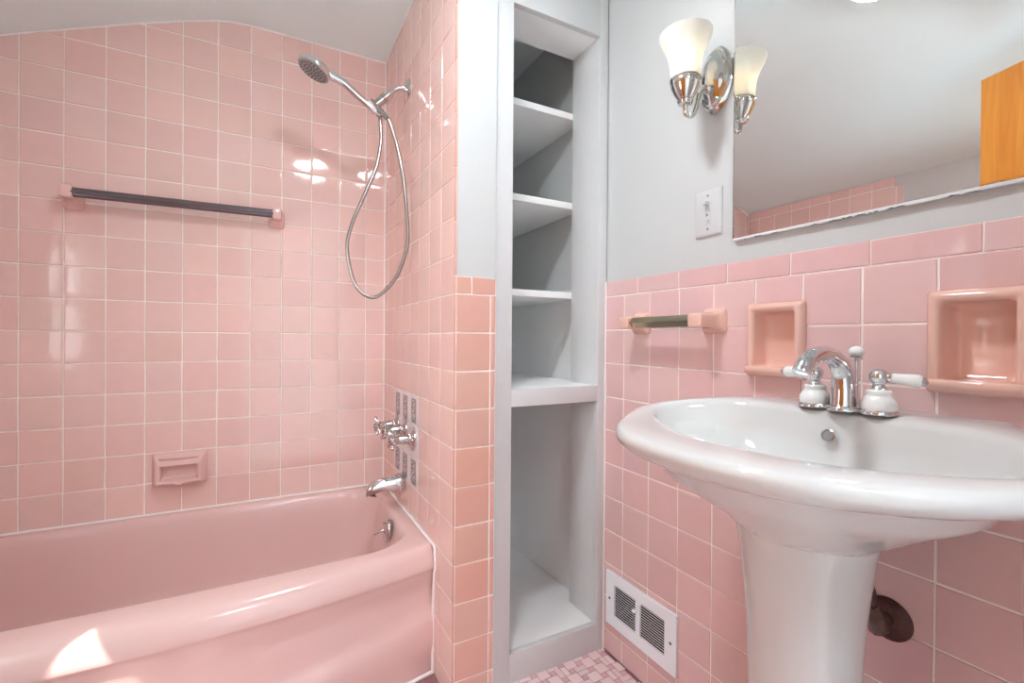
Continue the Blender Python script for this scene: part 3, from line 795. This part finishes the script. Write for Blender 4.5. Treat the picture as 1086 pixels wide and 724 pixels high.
w.build('caulk_seam', M['caulk'], t)

# ================================================================== SINK WALL FITTINGS
# soap niches recessed in the tile
def niche(y0, y1, z0, z1, label):
    t = thing('soap_niche', (XC, (y0 + y1) / 2, z0), label, 'soap dish', 'ceramic soap niches in the sink wall')
    def rr(a, c, d, e, x, r=0.006, n=5):
        pts = []
        for cy, cz, a0 in ((a + r, d + r, PI), (c - r, d + r, 1.5 * PI), (c - r, e - r, 0), (a + r, e - r, PI / 2)):
            for i in range(n + 1):
                q = a0 + PI / 2 * i / n; pts.append(Vector((x, cy + r * math.cos(q), cz + r * math.sin(q))))
        return pts
    w = MB()
    w.rings([rr(y0, y1, z0, z1, XC + 0.003), rr(y0, y1, z0, z1, XC - 0.006), rr(y0 + 0.002, y1 - 0.002, z0 + 0.002, z1 - 0.002, XC - 0.010), rr(y0 + 0.007, y1 - 0.007, z0 + 0.007, z1 - 0.007, XC - 0.0155),
             rr(y0 + 0.011, y1 - 0.011, z0 + 0.011, z1 - 0.011, XC - 0.017), rr(y0 + 0.0155, y1 - 0.0155, z0 + 0.015, z1 - 0.0155, XC - 0.0165), rr(y0 + 0.019, y1 - 0.019, z0 + 0.018, z1 - 0.019, XC - 0.0125, 0.009),
             rr(y0 + 0.021, y1 - 0.021, z0 + 0.020, z1 - 0.021, XC - 0.004, 0.010), rr(y0 + 0.023, y1 - 0.023, z0 + 0.022, z1 - 0.023, XC + 0.024, 0.012), rr(y0 + 0.027, y1 - 0.027, z0 + 0.026, z1 - 0.027, XC + 0.031, 0.014),
             rr(y0 + 0.035, y1 - 0.035, z0 + 0.034, z1 - 0.035, XC + 0.0345, 0.010), rr(y0 + 0.055, y1 - 0.055, z0 + 0.060, z1 - 0.060, XC + 0.0325, 0.005)], cap0=False)
    w.build('niche_frame', M['ceramic_salmon'], t, angle=70)
    w = MB(); pts = [(XC - 0.010, y0 + 0.001, z0 + 0.016), (XC - 0.024, y0 + 0.006, z0 + 0.017), (XC - 0.029, y0 + 0.030, z0 + 0.0175), (XC - 0.029, y1 - 0.030, z0 + 0.0175), (XC - 0.024, y1 - 0.006, z0 + 0.017), (XC - 0.010, y1 - 0.001, z0 + 0.016)]
    R = []
    cp, _ = catmull([Vector(p) for p in pts], [1] * len(pts), 6)
    for p in cp:
        R.append([Vector((XC + 0.001, p.y, z0 + 0.000)), Vector(((p.x + XC) / 2 + 0.002, p.y, z0 + 0.001)), Vector((p.x + 0.003, p.y, p.z - 0.010)), Vector((p.x, p.y, p.z - 0.004)), Vector((p.x, p.y, p.z + 0.003)), Vector((p.x + 0.003, p.y, p.z + 0.006)), Vector((p.x + 0.008, p.y, p.z + 0.005)), Vector((XC - 0.001, p.y, p.z + 0.002))])
    w.rings(R); w.build('tray_lip', M['ceramic_salmon'], t, angle=70)
    return t
niche(0.5750, 0.7080, 0.9640, 1.1330, 'salmon ceramic soap niche between the short towel bar and the faucet')
niche(0.2400, 0.3690, 0.9600, 1.1330, 'salmon ceramic soap niche above the sink, to the right of the faucet')

# short towel bar
t = thing('towel_bar', (XC, 0.93, 1.095), 'short brass-toned towel bar between two salmon ceramic posts on the sink wall', 'towel bar')
for y in (1.061, 0.802):
    w = MB(); R = []
    for d, hw, hh in ((0.0, 0.035, 0.033), (0.006, 0.035, 0.033), (0.011, 0.032, 0.030), (0.018, 0.0255, 0.0225), (0.030, 0.0225, 0.0190), (0.055, 0.0215, 0.0180), (0.073, 0.0215, 0.0180), (0.078, 0.020, 0.0165), (0.080, 0.015, 0.012)):
        R.append([Vector((XC - d, y + hw * sgn(math.cos(a)) * abs(math.cos(a)) ** 0.3, 1.0965 + hh * sgn(math.sin(a)) * abs(math.sin(a)) ** 0.3)) for a in [2 * PI * (i + 0.5) / 24 for i in range(24)]])
    w.rings(R); w.build('post', M['ceramic_salmon'], t, angle=45)
w = MB(); sec = [(1, 0), (0.06, 0.94), (-0.06, 0.94), (-1, 0), (-0.06, -0.94), (0.06, -0.94)]
sec = [(1, 0), (0, 1), (-1, 0), (0, -1)]
w.tube([(XC - 0.060, 1.041, 1.0965), (XC - 0.060, 0.822, 1.0965)], 0.0155, section=sec, smooth=False, up=(0, 0, 1))
w.build('bar', M['bar_brass'], t, smooth=False)['label'] = 'square brass-toned bar set on edge'

# floor register
t = thing('air_register', (XC, 1.06, 0.105), 'white metal air register grille low on the tiled wall beside the closet', 'vent')
gy0, gy1, gz0, gz1 = 0.9130, 1.2110, 0.1060, 0.2780
ob = [(0.9560, 1.0550), (1.0730, 1.1720)]; oz0, oz1 = 0.1420, 0.2440
w = MB()
fr = [(gy0, gy1, gz0, gz1)]
for a, c in ob: fr = [q for r in fr for q in sub_rect(r, (a, c, oz0, oz1))]
fx = XC - 0.0085
for (a, c, d, e) in fr: w.box(fx, XC - 0.002, a, c, d, e)
w.box(fx - 0.0005, XC, gy0 - 0.001, gy0 + 0.004, gz0, gz1, 0.001); w.box(fx - 0.0005, XC, gy1 - 0.004, gy1 + 0.001, gz0, gz1, 0.001)
w.box(fx - 0.0005, XC, gy0, gy1, gz0 - 0.001, gz0 + 0.004, 0.001); w.box(fx - 0.0005, XC, gy0, gy1, gz1 - 0.004, gz1 + 0.001, 0.001)
w.build('register_frame', M['vent'], t, angle=30)
for a, c in ob:
    w = MB()
    for i in range(13):
        z = oz0 + (i + 0.5) * (oz1 - oz0) / 13
        w.add([(XC - 0.0080, a, z + 0.0012), (XC - 0.0080, c, z + 0.0012), (XC - 0.0030, c, z - 0.0022), (XC - 0.0030, a, z - 0.0022), (XC - 0.0080, a, z - 0.0006), (XC - 0.0080, c, z - 0.0006), (XC - 0.0030, c, z - 0.0036), (XC - 0.0030, a, z - 0.0036)],
              [(0, 1, 2, 3), (7, 6, 5, 4), (0, 4, 5, 1), (2, 6, 7, 3), (0, 3, 7, 4), (1, 5, 6, 2)])
    w.build('louvre_panel', M['vent'], t, smooth=False)
    w = MB(); w.box(XC - 0.0022, XC + 0.0006, a - 0.003, c + 0.003, oz0 - 0.003, oz1 + 0.003); w.build('duct_opening', M['dark'], t, smooth=False)['label'] = 'dark duct behind the louvres'
w = MB(); w.box(fx - 0.004, fx + 0.001, 1.0600, 1.0640, 0.205, 0.240, 0.001); w.box(fx - 0.016, fx - 0.002, 1.0605, 1.0635, 0.2180, 0.2240, 0.001); w.sphere((fx - 0.017, 1.062, 0.221), 0.006, 12, 8)
w.build('damper_lever', M['vent'], t)
for y in (0.9330, 1.1930):
    w = MB(); w.lathe([(0, 0.0045), (0.002, 0.004), (0.0025, 0.0)], (fx, y, 0.192), (-1, 0, 0), 12); w.build('screw', M['slot'], t)

# light switch
t = thing('light_switch', (XC, 0.825, 1.378), 'white light switch plate on the plaster between sconce and wainscot', 'light switch')
px = XC + 0.0035
w = MB(); R = []
for d, s_ in ((0.0, 0.0), (0.004, 0.0), (0.006, 0.002), (0.0072, 0.006)):
    R.append([Vector((px - d, y, z)) for y, z in ((0.7850 + s_, 1.3185 + s_), (0.8655 - s_, 1.3185 + s_), (0.8655 - s_, 1.4375 - s_), (0.7850 + s_, 1.4375 - s_))])
w.rings(R); w.build('switch_plate', M['plate'], t, angle=20)
w = MB(); w.box(px - 0.0085, px - 0.006, 0.8150, 0.8350, 1.384, 1.412, 0.0008); w.box(px - 0.022, px - 0.006, 0.8200, 0.8300, 1.3965, 1.4070, 0.002); w.build('toggle', M['plate'], t)
w = MB(); w.box(px - 0.0085, px - 0.006, 0.8150, 0.8350, 1.3480, 1.3800, 0.0008)
tg = w.build('outlet_insert', M['plate'], t)
w = MB()
w.add([(px - 0.0088, 0.8290, 1.3775), (px - 0.0088, 0.8200, 1.3725), (px - 0.0088, 0.8290, 1.3675)], [(0, 1, 2)]); w.box(px - 0.0090, px - 0.0080, 0.8215, 0.8235, 1.352, 1.360)
w.build('slot', M['slot'], tg, smooth=False)
for z in (1.4225, 1.3360):
    w = MB(); w.lathe([(0, 0.003), (0.001, 0.0028), (0.0014, 0.0)], (px - 0.007, 0.825, z), (-1, 0, 0), 10); w.build('screw', M['slot'], t)

# mirror, glued flat to the plaster, its lower edge a little chipped
t = thing('wall_mirror', (XC, 0.453, 1.296), 'large frameless wall mirror above the sink with a chipped lower edge', 'mirror')
my0, my1, mz0, mz1 = 0.157, 0.7495, 1.2955, 2.02
w = MB(); w.box(XC - 0.0045, XC + 0.0032, my0, my1, mz0, mz1); w.build('mirror_backing', M['mirror_edge'], t, smooth=False)
w = MB(); plane_quads(w, (XC - 0.0073, 0, 0), (0, 1, 0), (0, 0, 1), [(my0 + 0.003, my1 - 0.003, mz0 + 0.003, mz1 - 0.003)])
R = [[Vector((x, y, z)) for y, z in ((my0 + s_, mz0 + s_), (my1 - s_, mz0 + s_), (my1 - s_, mz1 - s_), (my0 + s_, mz1 - s_))] for x, s_ in ((XC - 0.0045, 0.0), (XC - 0.0066, 0.0), (XC - 0.0073, 0.003))]
w.rings(R, cap0=False, cap1=False)
w.build('mirror_glass', M['mirror'], t, smooth=False)
random.seed(11)
for i in range(22):
    y = random.choice((random.uniform(0.40, 0.52), random.uniform(0.2, 0.72), random.uniform(0.25, 0.60))); l = random.uniform(0.004, 0.022); h = random.uniform(0.0012, 0.0030)
    n = 7; w = MB(); zb = mz0 - 0.0062
    top = [(XC - 0.0086, y + l * (k / (n - 1) - 0.5), zb + h * math.sin(PI * k / (n - 1)) * random.uniform(0.5, 1.0) + 0.0001) for k in range(n)]
    w.add([(XC - 0.0086, y - l / 2, zb - 0.0006), (XC - 0.0086, y + l / 2, zb - 0.0006)] + top[::-1], [tuple(range(n + 2))])
    w.build('edge_chip', M['chip'], t, smooth=False)
w = MB(); w.box(XC - 0.0082, XC + 0.0032, my0, my1 - 0.004, mz0 - 0.006, mz0 + 0.0005, 0.001); w.build('reflection_strip', M['trim'], t)  # white strip imitating a pale reflection along the mirror's lower edge

# sconce
SX = 0.9075
def sconce(SY, label):
    t = thing('wall_sconce', (XC, SY, 1.71), label, 'wall lamp')
    w = MB(); w.lathe([(0, 0.0480), (0.006, 0.0485), (0.010, 0.0450), (0.014, 0.0430), (0.016, 0.0395), (0.020, 0.0380), (0.024, 0.0320), (0.027, 0.0300), (0.030, 0.0240), (0.035, 0.0180), (0.038, 0.0090), (0.0385, 0.0)], (XC + 0.0035, SY, 1.713), (-1, 0, 0), 48, flat=((0, 0, 1), 1.72))
    w.build('backplate', M['nickel'], t, angle=30)
    w = MB(); w.tube([(XC - 0.026, SY, 1.682), (XC - 0.046, SY, 1.684), (XC - 0.062, SY, 1.664), (XC - 0.072, SY, 1.630), (XC - 0.086, SY, 1.604), (SX + 0.006, SY, 1.602), (SX, SY, 1.620), (SX, SY, 1.632)], 0.0062, seg=14, sub=8)
    w.sphere((XC - 0.028, SY, 1.682), 0.012)
    w.build('arm', M['nickel'], t)
    w = MB(); w.lathe([(0.0, 0.008), (0.003, 0.0165), (0.010, 0.0190), (0.014, 0.0165), (0.018, 0.0200), (0.030, 0.0270), (0.044, 0.0330), (0.054, 0.0355), (0.058, 0.0345), (0.060, 0.0370), (0.063, 0.0370), (0.065, 0.0330), (0.062, 0.025)], (SX, SY, 1.622), (0, 0, 1), 36, cap1=False)
    w.build('socket_cup', M['nickel'], t, angle=30)
    w = MB()
    so = [(0.000, 0.0290), (0.004, 0.0330), (0.012, 0.0345), (0.030, 0.0360), (0.048, 0.0385), (0.064, 0.0430), (0.080, 0.0500), (0.094, 0.0570), (0.104, 0.0610), (0.110, 0.0625)]
    si = [(0.1105, 0.0605), (0.104, 0.0585), (0.094, 0.0545), (0.080, 0.0475), (0.064, 0.0405), (0.048, 0.0360), (0.030, 0.0335), (0.012, 0.0320), (0.004, 0.0300)]
    w.lathe(so + si, (SX, SY, 1.684), (0, 0, 1), 48, cap0=False, cap1=False); w.build('glass_shade', M['shade'], t, angle=70)
    w = MB(); w.lathe([(0.0, 0.010), (0.020, 0.011), (0.030, 0.017), (0.046, 0.024), (0.060, 0.022), (0.070, 0.012), (0.073, 0.0)], (SX, SY, 1.686), (0, 0, 1), 24); w.build('bulb', M['bulb'], t)
    return t
sconce(0.8060, 'lit wall sconce with a white bell glass shade between the closet and the mirror')
sconce(0.1000, 'added unseen wall sconce on the door side of the mirror, for more light')  # second sconce is added and unseen, to brighten the ceiling

# shut-off valve under the sink
t = thing('shutoff_valve', (XC, 0.423, 0.535), 'corroded brown water shut-off valve with a pipe behind the pedestal', 'valve')
w = MB(); w.lathe([(0, 0.0385), (0.003, 0.0385), (0.006, 0.035), (0.012, 0.024), (0.016, 0.014)], (XC - 0.0003, 0.423, 0.535), (-1, 0, 0), 32); w.build('escutcheon', M['rust'], t)
w = MB(); vp = Vector((XC - 0.058, 0.418, 0.544))
w.tube([(XC - 0.008, 0.423, 0.537), (XC - 0.030, 0.421, 0.540), vp], [0.0135, 0.0145, 0.0155], seg=14, smooth=False)
w.tube([vp + Vector((0.012, 0, -0.014)), vp + Vector((-0.002, 0.004, 0.016))], [0.016, 0.0125], seg=8, smooth=False)
w.build('valve_body', M['rust_light'], t, angle=30)
w = MB(); w.tube([vp + Vector((-0.001, 0.003, 0.010)), vp + Vector((-0.004, 0.006, 0.030))], 0.0128, section=[(math.cos(k * PI / 3), math.sin(k * PI / 3)) for k in range(6)], smooth=False); w.build('compression_nut', M['rust_light'], t, smooth=False)
w = MB(); w.tube([vp + Vector((-0.003, 0.005, 0.022)), (0.9560, 0.424, 0.598), (0.9520, 0.434, 0.630), (0.9480, 0.452, 0.672), (0.946, 0.462, 0.715), (0.946, 0.463, 0.762)], 0.0085, seg=14, sub=8); w.build('supply_pipe', M['rust'], t)

# ================================================================== PEDESTAL SINK
SYC = 0.453
def zrim(x): return 0.893 + 0.029 * smoothstep(0.62, 0.95, x)
HALF_OUT = [(0.4960, 0.0), (0.4985, 0.045), (0.5060, 0.090), (0.5200, 0.132), (0.5440, 0.176), (0.5800, 0.216), (0.6250, 0.257), (0.6700, 0.290), (0.7100, 0.3120), (0.7500, 0.3220), (0.7900, 0.3135), (0.8300, 0.2955), (0.8800, 0.2650), (0.9420, 0.2335), (0.9850, 0.2130), (1.0165, 0.1990)]
HALF_IN = [(0.6120, 0.0), (0.6150, 0.055), (0.6250, 0.108), (0.6480, 0.160), (0.6750, 0.202), (0.7050, 0.246), (0.7350, 0.2740), (0.7620, 0.2840), (0.7950, 0.2800), (0.8400, 0.2540), (0.8750, 0.2220), (0.9000, 0.1750), (0.9090, 0.120), (0.9120, 0.060), (0.9125, 0.0)]
def polar(half, c, n=96):
    """closed outline sampled at n equal angles about c"""
    pts, _ = catmull([Vector((x, h, 0)) for x, h in half], [1] * len(half), 10)
    full = [(p.x - c, p.y) for p in pts] + [(p.x - c, -p.y) for p in pts[::-1]]
    out = []
    m_ = len(full)
    for i in range(n):
        a = 2 * PI * (i + 0.5) / n; dx, dy = math.cos(a), math.sin(a); best = 0
        for k in range(m_):
            p, q = full[k], full[(k + 1) % m_]
            ex, ey = q[0] - p[0], q[1] - p[1]; det = dx * -ey + ex * dy
            if abs(det) < 1e-12: continue
            s_ = (p[0] * -ey + ex * p[1]) / det; u_ = (dx * p[1] - dy * p[0]) / det
            if s_ > 0 and -1e-9 <= u_ <= 1 + 1e-9: best = max(best, s_)
        out.append((c + dx * best, dy * best))
    return out
OC = 0.775
OUT = polar(HALF_OUT, OC); INN = polar(HALF_IN, OC)
def lerp2(A, B, t): return [(a[0] + (c[0] - a[0]) * t, a[1] + (c[1] - a[1]) * t) for a, c in zip(A, B)]
def shrink(A, d):
    """move every point d towards the centre, but keep the straight back on the wall"""
    o = []
    for x, h in A:
        L = math.hypot(x - OC, h); k = max(0.0, 1 - d / L)
        o.append((1.0165 if x > 1.0150 else OC + (x - OC) * k, h * k))
    return o
def ell(cx, a, bq, n=96, back=None):
    o = []
    for i in range(n):
        q = 2 * PI * (i + 0.5) / n; x = cx + a * math.cos(q)
        o.append((min(x, back) if back else x, bq * math.sin(q)))
    return o
PCX = 0.800
sink = thing('pedestal_sink', (PCX, SYC, 0), 'white porcelain pedestal sink with an oval basin against the tiled wall', 'sink')
R = []
def sr(A, z=None, dz=0.0):
    R.append([Vector((x, SYC + h, (z if z is not None else zrim(x) + dz))) for x, h in A])
# inside, from the drain up
sr(ell(0.79, 0.020, 0.020), 0.7800)
sr(ell(0.785, 0.055, 0.080), 0.7850)
sr(lerp2(ell(0.78, 0.075, 0.13), INN, 0.25), 0.8000)
sr(lerp2(ell(0.78, 0.075, 0.13), INN, 0.55), 0.8230)
sr(lerp2(ell(0.78, 0.075, 0.13), INN, 0.78), 0.8480)
sr(lerp2(ell(0.78, 0.075, 0.13), INN, 0.92), 0.8720)
sr(shrink(INN, 0.006), dz=-0.0140)
sr(shrink(INN, 0.001), dz=-0.0065)
sr(lerp2(INN, OUT, 0.08), dz=-0.0022)
sr(lerp2(INN, OUT, 0.22), dz=0.0)
sr(lerp2(INN, OUT, 0.55), dz=0.0008)
sr(shrink(OUT, 0.013), dz=0.0)
sr(shrink(OUT, 0.0055), dz=-0.0028)
sr(shrink(OUT, 0.0015), dz=-0.0075)
sr(shrink(OUT, 0.0), dz=-0.0135)
sr(shrink(OUT, 0.0015), dz=-0.0200)
sr(shrink(OUT, 0.0065), dz=-0.0265)
sr(shrink(OUT, 0.0150), dz=-0.0325)
sr(shrink(OUT, 0.0240), dz=-0.0375)
# underside, drawn in to the pedestal
PED = ell(PCX, 0.100, 0.104)
def under(k, z, dz_keep):
    A = lerp2(shrink(OUT, 0.022), PED, k)
    R.append([Vector((x, SYC + h, z + (zrim(x) - 0.9) * dz_keep)) for x, h in A])
under(0.150, 0.8590, 0.9); under(0.250, 0.8420, 0.75); under(0.320, 0.8220, 0.55); under(0.460, 0.8020, 0.35); under(0.670, 0.7770, 0.2); under(0.800, 0.7590, 0.1); under(0.920, 0.7430, 0.03)
under(1.0, 0.7310, 0.0)
w = MB(); w.rings(R); w.build('basin', M['porcelain'], sink, angle=80)
R = []
for z, a, bq in ((0.742, 0.090, 0.094), (0.7415, 0.0985, 0.1025), (0.734, 0.0995, 0.1035), (0.709, 0.0945, 0.0985), (0.660, 0.0885, 0.0925), (0.610, 0.0835, 0.0870), (0.550, 0.0800, 0.0830), (0.46, 0.0775, 0.0805), (0.34, 0.0770, 0.0800), (0.22, 0.0800, 0.0835), (0.12, 0.0900, 0.0945), (0.06, 0.1020, 0.1070), (0.035, 0.1090, 0.1140), (0.02, 0.1110, 0.1160), (0.001, 0.1110, 0.1160)):
    row = []
    for i in range(64):
        q = 2 * PI * (i + 0.5) / 64
        row.append(Vector((PCX + a * sgn(math.cos(q)) * abs(math.cos(q)) ** 0.92, SYC + bq * sgn(math.sin(q)) * abs(math.sin(q)) ** 0.92, z)))
    R.append(row)
w = MB(); w.rings(R); w.build('pedestal', M['porcelain'], sink, angle=60)
w = MB(); w.lathe([(0, 0.0115), (0.0022, 0.0115), (0.003, 0.0095), (0.0005, 0.0080), (-0.002, 0.0075)], (0.8965, 0.4660, 0.8760), (-0.93, 0, 0.36), 24); oh = w.build('overflow_ring', M['chrome_worn'], sink); oh['label'] = 'dark chrome overflow hole'
w = MB(); w.lathe([(0, 0.0082), (0.0008, 0.0082), (0.0009, 0.0)], (0.8965, 0.4660, 0.8760), (-0.93, 0, 0.36), 20); w.build('overflow_hole', M['nozzle'], oh)
w = MB(); w.lathe([(0, 0.021), (0.003, 0.021), (0.005, 0.016), (0.008, 0.014), (0.010, 0.0)], (0.79, SYC, 0.7805), (0, 0, 1), 24); w.build('drain_stopper', M['chrome'], sink)
w = MB(); w.box(0.985, XC - 0.002, 0.262, 0.310, 0.800, 0.8150, 0.004); w.sphere((0.990, 0.286, 0.798), 0.013, 14, 10, (1, 1.2, 0.8)); w.sphere((0.988, 0.270, 0.806), 0.012, 14, 10); w.build('wall_bracket', M['porcelain'], sink)

# faucet: chrome gooseneck between two porcelain handles
FX = 0.9270
DZK = 0.9225
t = thing('faucet', (FX, SYC, DZK), 'chrome arched faucet with two white porcelain lever handles on the sink deck', 'faucet')
w = MB()
w.lathe([(0, 0.0270), (0.004, 0.0275), (0.007, 0.0260), (0.009, 0.0220)], (0.9185, SYC, DZK - 0.0005), (0, 0, 1), 32)
SPX = 0.9185
sp = [(SPX, 0.0215, DZK + 0.004), (SPX + 0.001, 0.0200, DZK + 0.022), (SPX, 0.0182, DZK + 0.046), (SPX - 0.0045, 0.0168, DZK + 0.068), (SPX - 0.024, 0.0155, DZK + 0.0905), (SPX - 0.056, 0.0145, DZK + 0.1010), (SPX - 0.090, 0.0140, DZK + 0.0985), (SPX - 0.114, 0.0142, DZK + 0.0870), (SPX - 0.126, 0.0138, DZK + 0.0740)]
w.tube([(a, SYC, c) for a, r, c in sp], [r for a, r, c in sp], seg=24, sub=8)
w.lathe([(0, 0.0136), (0.003, 0.0146), (0.009, 0.0140), (0.010, 0.0105)], (SPX - 0.1245, SYC, DZK + 0.0765), Vector((-0.62, 0, -0.78)), 24)
w.build('spout', M['chrome'], t, angle=60)
w = MB(); w.tube([(FX + 0.033, SYC - 0.001, DZK), (FX + 0.033, SYC - 0.001, DZK + 0.092)], 0.0035, seg=10, smooth=False); w.lathe([(0, 0.004), (0.002, 0.009), (0.006, 0.011), (0.008, 0.008)], (FX + 0.033, SYC - 0.001, DZK + 0.088), (0, 0, 1), 20); rod = w.build('lift_rod', M['chrome'], t)
w = MB(); w.sphere((FX + 0.033, SYC - 0.001, DZK + 0.1045), 0.0125, 20, 12, (1, 1, 0.85)); w.build('lift_knob', M['porcelain_knob'], rod)['label'] = 'white porcelain knob'
def handle(y, d):
    h = bpy.data.objects.new('handle', None); COL.objects.link(h); h.parent = t
    h.location = Vector((FX, y, DZK)) - Vector(t.location)
    w = MB(); w.lathe([(0, 0.0270), (0.003, 0.0275), (0.0055, 0.0265), (0.007, 0.0255)], (FX, y, DZK - 0.0005), (0, 0, 1), 32)
    w.build('base_ring', M['chrome'], h, angle=50)
    w = MB(); w.lathe([(0.040, 0.013), (0.042, 0.0135), (0.045, 0.010), (0.050, 0.0085), (0.053, 0.0105), (0.060, 0.0140), (0.067, 0.0140), (0.073, 0.0105), (0.076, 0.006), (0.0765, 0.0)], (FX, y, DZK), (0, 0, 1), 28)
    c = Vector((FX, y, DZK + 0.064)); D = Vector(d).normalized()
    w.lathe([(0.006, 0.0062), (0.011, 0.0062), (0.013, 0.0088), (0.017, 0.0088), (0.0175, 0.007)], c, D, 20)
    w.build('chrome_hub', M['chrome'], h, angle=50)
    w = MB(); w.lathe([(0.055, 0.0070), (0.058, 0.0085), (0.062, 0.0060), (0.0645, 0.0)], c, D, 18)
    w.build('end_cap', M['chrome'], h, angle=50)
    w = MB(); w.lathe([(0.006, 0.0245), (0.012, 0.0262), (0.020, 0.0255), (0.027, 0.0215), (0.031, 0.0180), (0.035, 0.0178), (0.038, 0.0185), (0.041, 0.0165), (0.0415, 0.0)], (FX, y, DZK), (0, 0, 1), 32)
    w.build('porcelain_base', M['porcelain_knob'], h)
    w = MB(); w.lathe([(0.017, 0.0072), (0.021, 0.0080), (0.032, 0.0092), (0.044, 0.0108), (0.051, 0.0112), (0.055, 0.0095), (0.057, 0.0070)], c, D, 24)
    w.build('porcelain_lever', M['porcelain_knob'], h)
handle(SYC + 0.0530, (-0.05, 0.99, -0.03))
handle(SYC - 0.0510, (0.25, -0.96, -0.10))

# ================================================================== CEILING FAN LIGHT
t = thing('ceiling_fan_light', (0.31, 0.72, CEIL), 'white square ceiling fan light with a grille and lit opal dome, glimpsed in the mirror', 'ceiling light')
w = MB(); w.box(0.155, 0.475, 0.560, 0.868, CEIL - 0.022, CEIL - 0.0005, 0.006); w.build('housing', M['plate'], t)
w = MB()
for i in range(3): w.box(0.164 + i * 0.008, 0.168 + i * 0.008, 0.580, 0.856, CEIL - 0.0255, CEIL - 0.0200)
w.build('grille', M['slot'], t, smooth=False)
w = MB(); w.lathe([(0.0, 0.099), (0.030, 0.099), (0.040, 0.096), (0.0405, 0.092), (0.030, 0.0915)], (0.272, 0.757, CEIL - 0.020), (0, 0, -1), 40, cap0=False, cap1=False); w.build('shield_ring', M['plate'], t)  # ring added to keep the dome's sideways light off the ceiling
w = MB(); w.lathe([(0.0, 0.0), (0.003, 0.036), (0.010, 0.064), (0.020, 0.083), (0.030, 0.091)], (0.272, 0.757, CEIL - 0.084), (0, 0, 1), 40); w.build('lit_dome', M['dome'], t)

t = thing('hallway_fill_lamp', (0.15, -1.0, 2.40), 'added unseen fill lamp in the hallway behind the open doorway', 'ceiling light')  # added light source, unseen; fills the room from behind the camera
w = MB(); w.lathe([(0.0, 0.0), (0.01, 0.10), (0.04, 0.17), (0.075, 0.19)], (0.15, -1.0, 2.325), (0, 0, 1), 36); w.build('fill_globe', M['hall_fill'], t)
w = MB(); w.lathe([(0.0, 0.2), (0.026, 0.2)], (0.15, -1.0, 2.374), (0, 0, 1), 36); w.build('fill_base', M['plate'], t)

# ================================================================== LIGHT
def light(name, kind, energy, loc, color=(1, 1, 1), **kw):
    l = bpy.data.lights.new(name, kind); l.energy = energy; l.color = color
    for k, v in kw.items(): setattr(l, k, v)
    o = bpy.data.objects.new(name, l); COL.objects.link(o); o.location = loc
    return o
for sy in (0.806, 0.100):  # the second bulb sits in the added unseen sconce
    light('sconce_bulb_light', 'POINT', 0.7, (SX, sy, 1.735), (1.0, 0.95, 0.86), shadow_soft_size=0.03)
# sun through the window: from its upper corner down to the tub's front rim
sd = Vector((0.631, 0.385, -1.00)).normalized()
sun = light('sun', 'SUN', 9.0, (-3, -2, 4), (1.0, 0.97, 0.92), angle=0.009)
sun.rotation_euler = sd.to_track_quat('-Z', 'Y').to_euler()
pw = light('window_portal', 'AREA', 1.0, (XL - 0.10, (WY0 + WY1) / 2, (WZ0 + WZ1) / 2), shape='RECTANGLE', size=WZ1 - WZ0, size_y=WY1 - WY0)
pw.rotation_euler = (0, -PI / 2, 0); pw.data.cycles.is_portal = True

wd = bpy.data.worlds.new('sky'); SC.world = wd; wd.use_nodes = True
bg = wd.node_tree.nodes['Background']; bg.inputs['Color'].default_value = (0.92, 0.97, 1.01, 1); bg.inputs['Strength'].default_value = 13.5

# ================================================================== CAMERA
F_PX, YAW, PITCH, ROLL = 490.524, 0.49046, -0.00448, 0.00716
Fv = Vector((math.sin(YAW) * math.cos(PITCH), math.cos(YAW) * math.cos(PITCH), math.sin(PITCH)))
Rv = Vector((math.cos(YAW), -math.sin(YAW), 0)); Uv = Rv.cross(Fv)
R2 = Rv * math.cos(ROLL) + Uv * math.sin(ROLL); U2 = -Rv * math.sin(ROLL) + Uv * math.cos(ROLL)
cd = bpy.data.cameras.new('camera'); cam = bpy.data.objects.new('camera', cd); COL.objects.link(cam)
cd.sensor_width = 36.0; cd.lens = F_PX * 36.0 / 1086.0; cd.clip_start = 0.02
cam.matrix_world = Matrix(((R2.x, U2.x, -Fv.x, 0), (R2.y, U2.y, -Fv.y, 0), (R2.z, U2.z, -Fv.z, EYE), (0, 0, 0, 1)))
SC.camera = cam

vs = SC.view_settings
vs.view_transform = 'Standard'; vs.look = 'None'; vs.exposure = 0.25; vs.gamma = 1.0; vs.use_curve_mapping = False
SC.cycles.max_bounces = 10; SC.cycles.diffuse_bounces = 6; SC.cycles.glossy_bounces = 6
SC.cycles.caustics_reflective = False; SC.cycles.caustics_refractive = False
SC.cycles.sample_clamp_indirect = 60.0
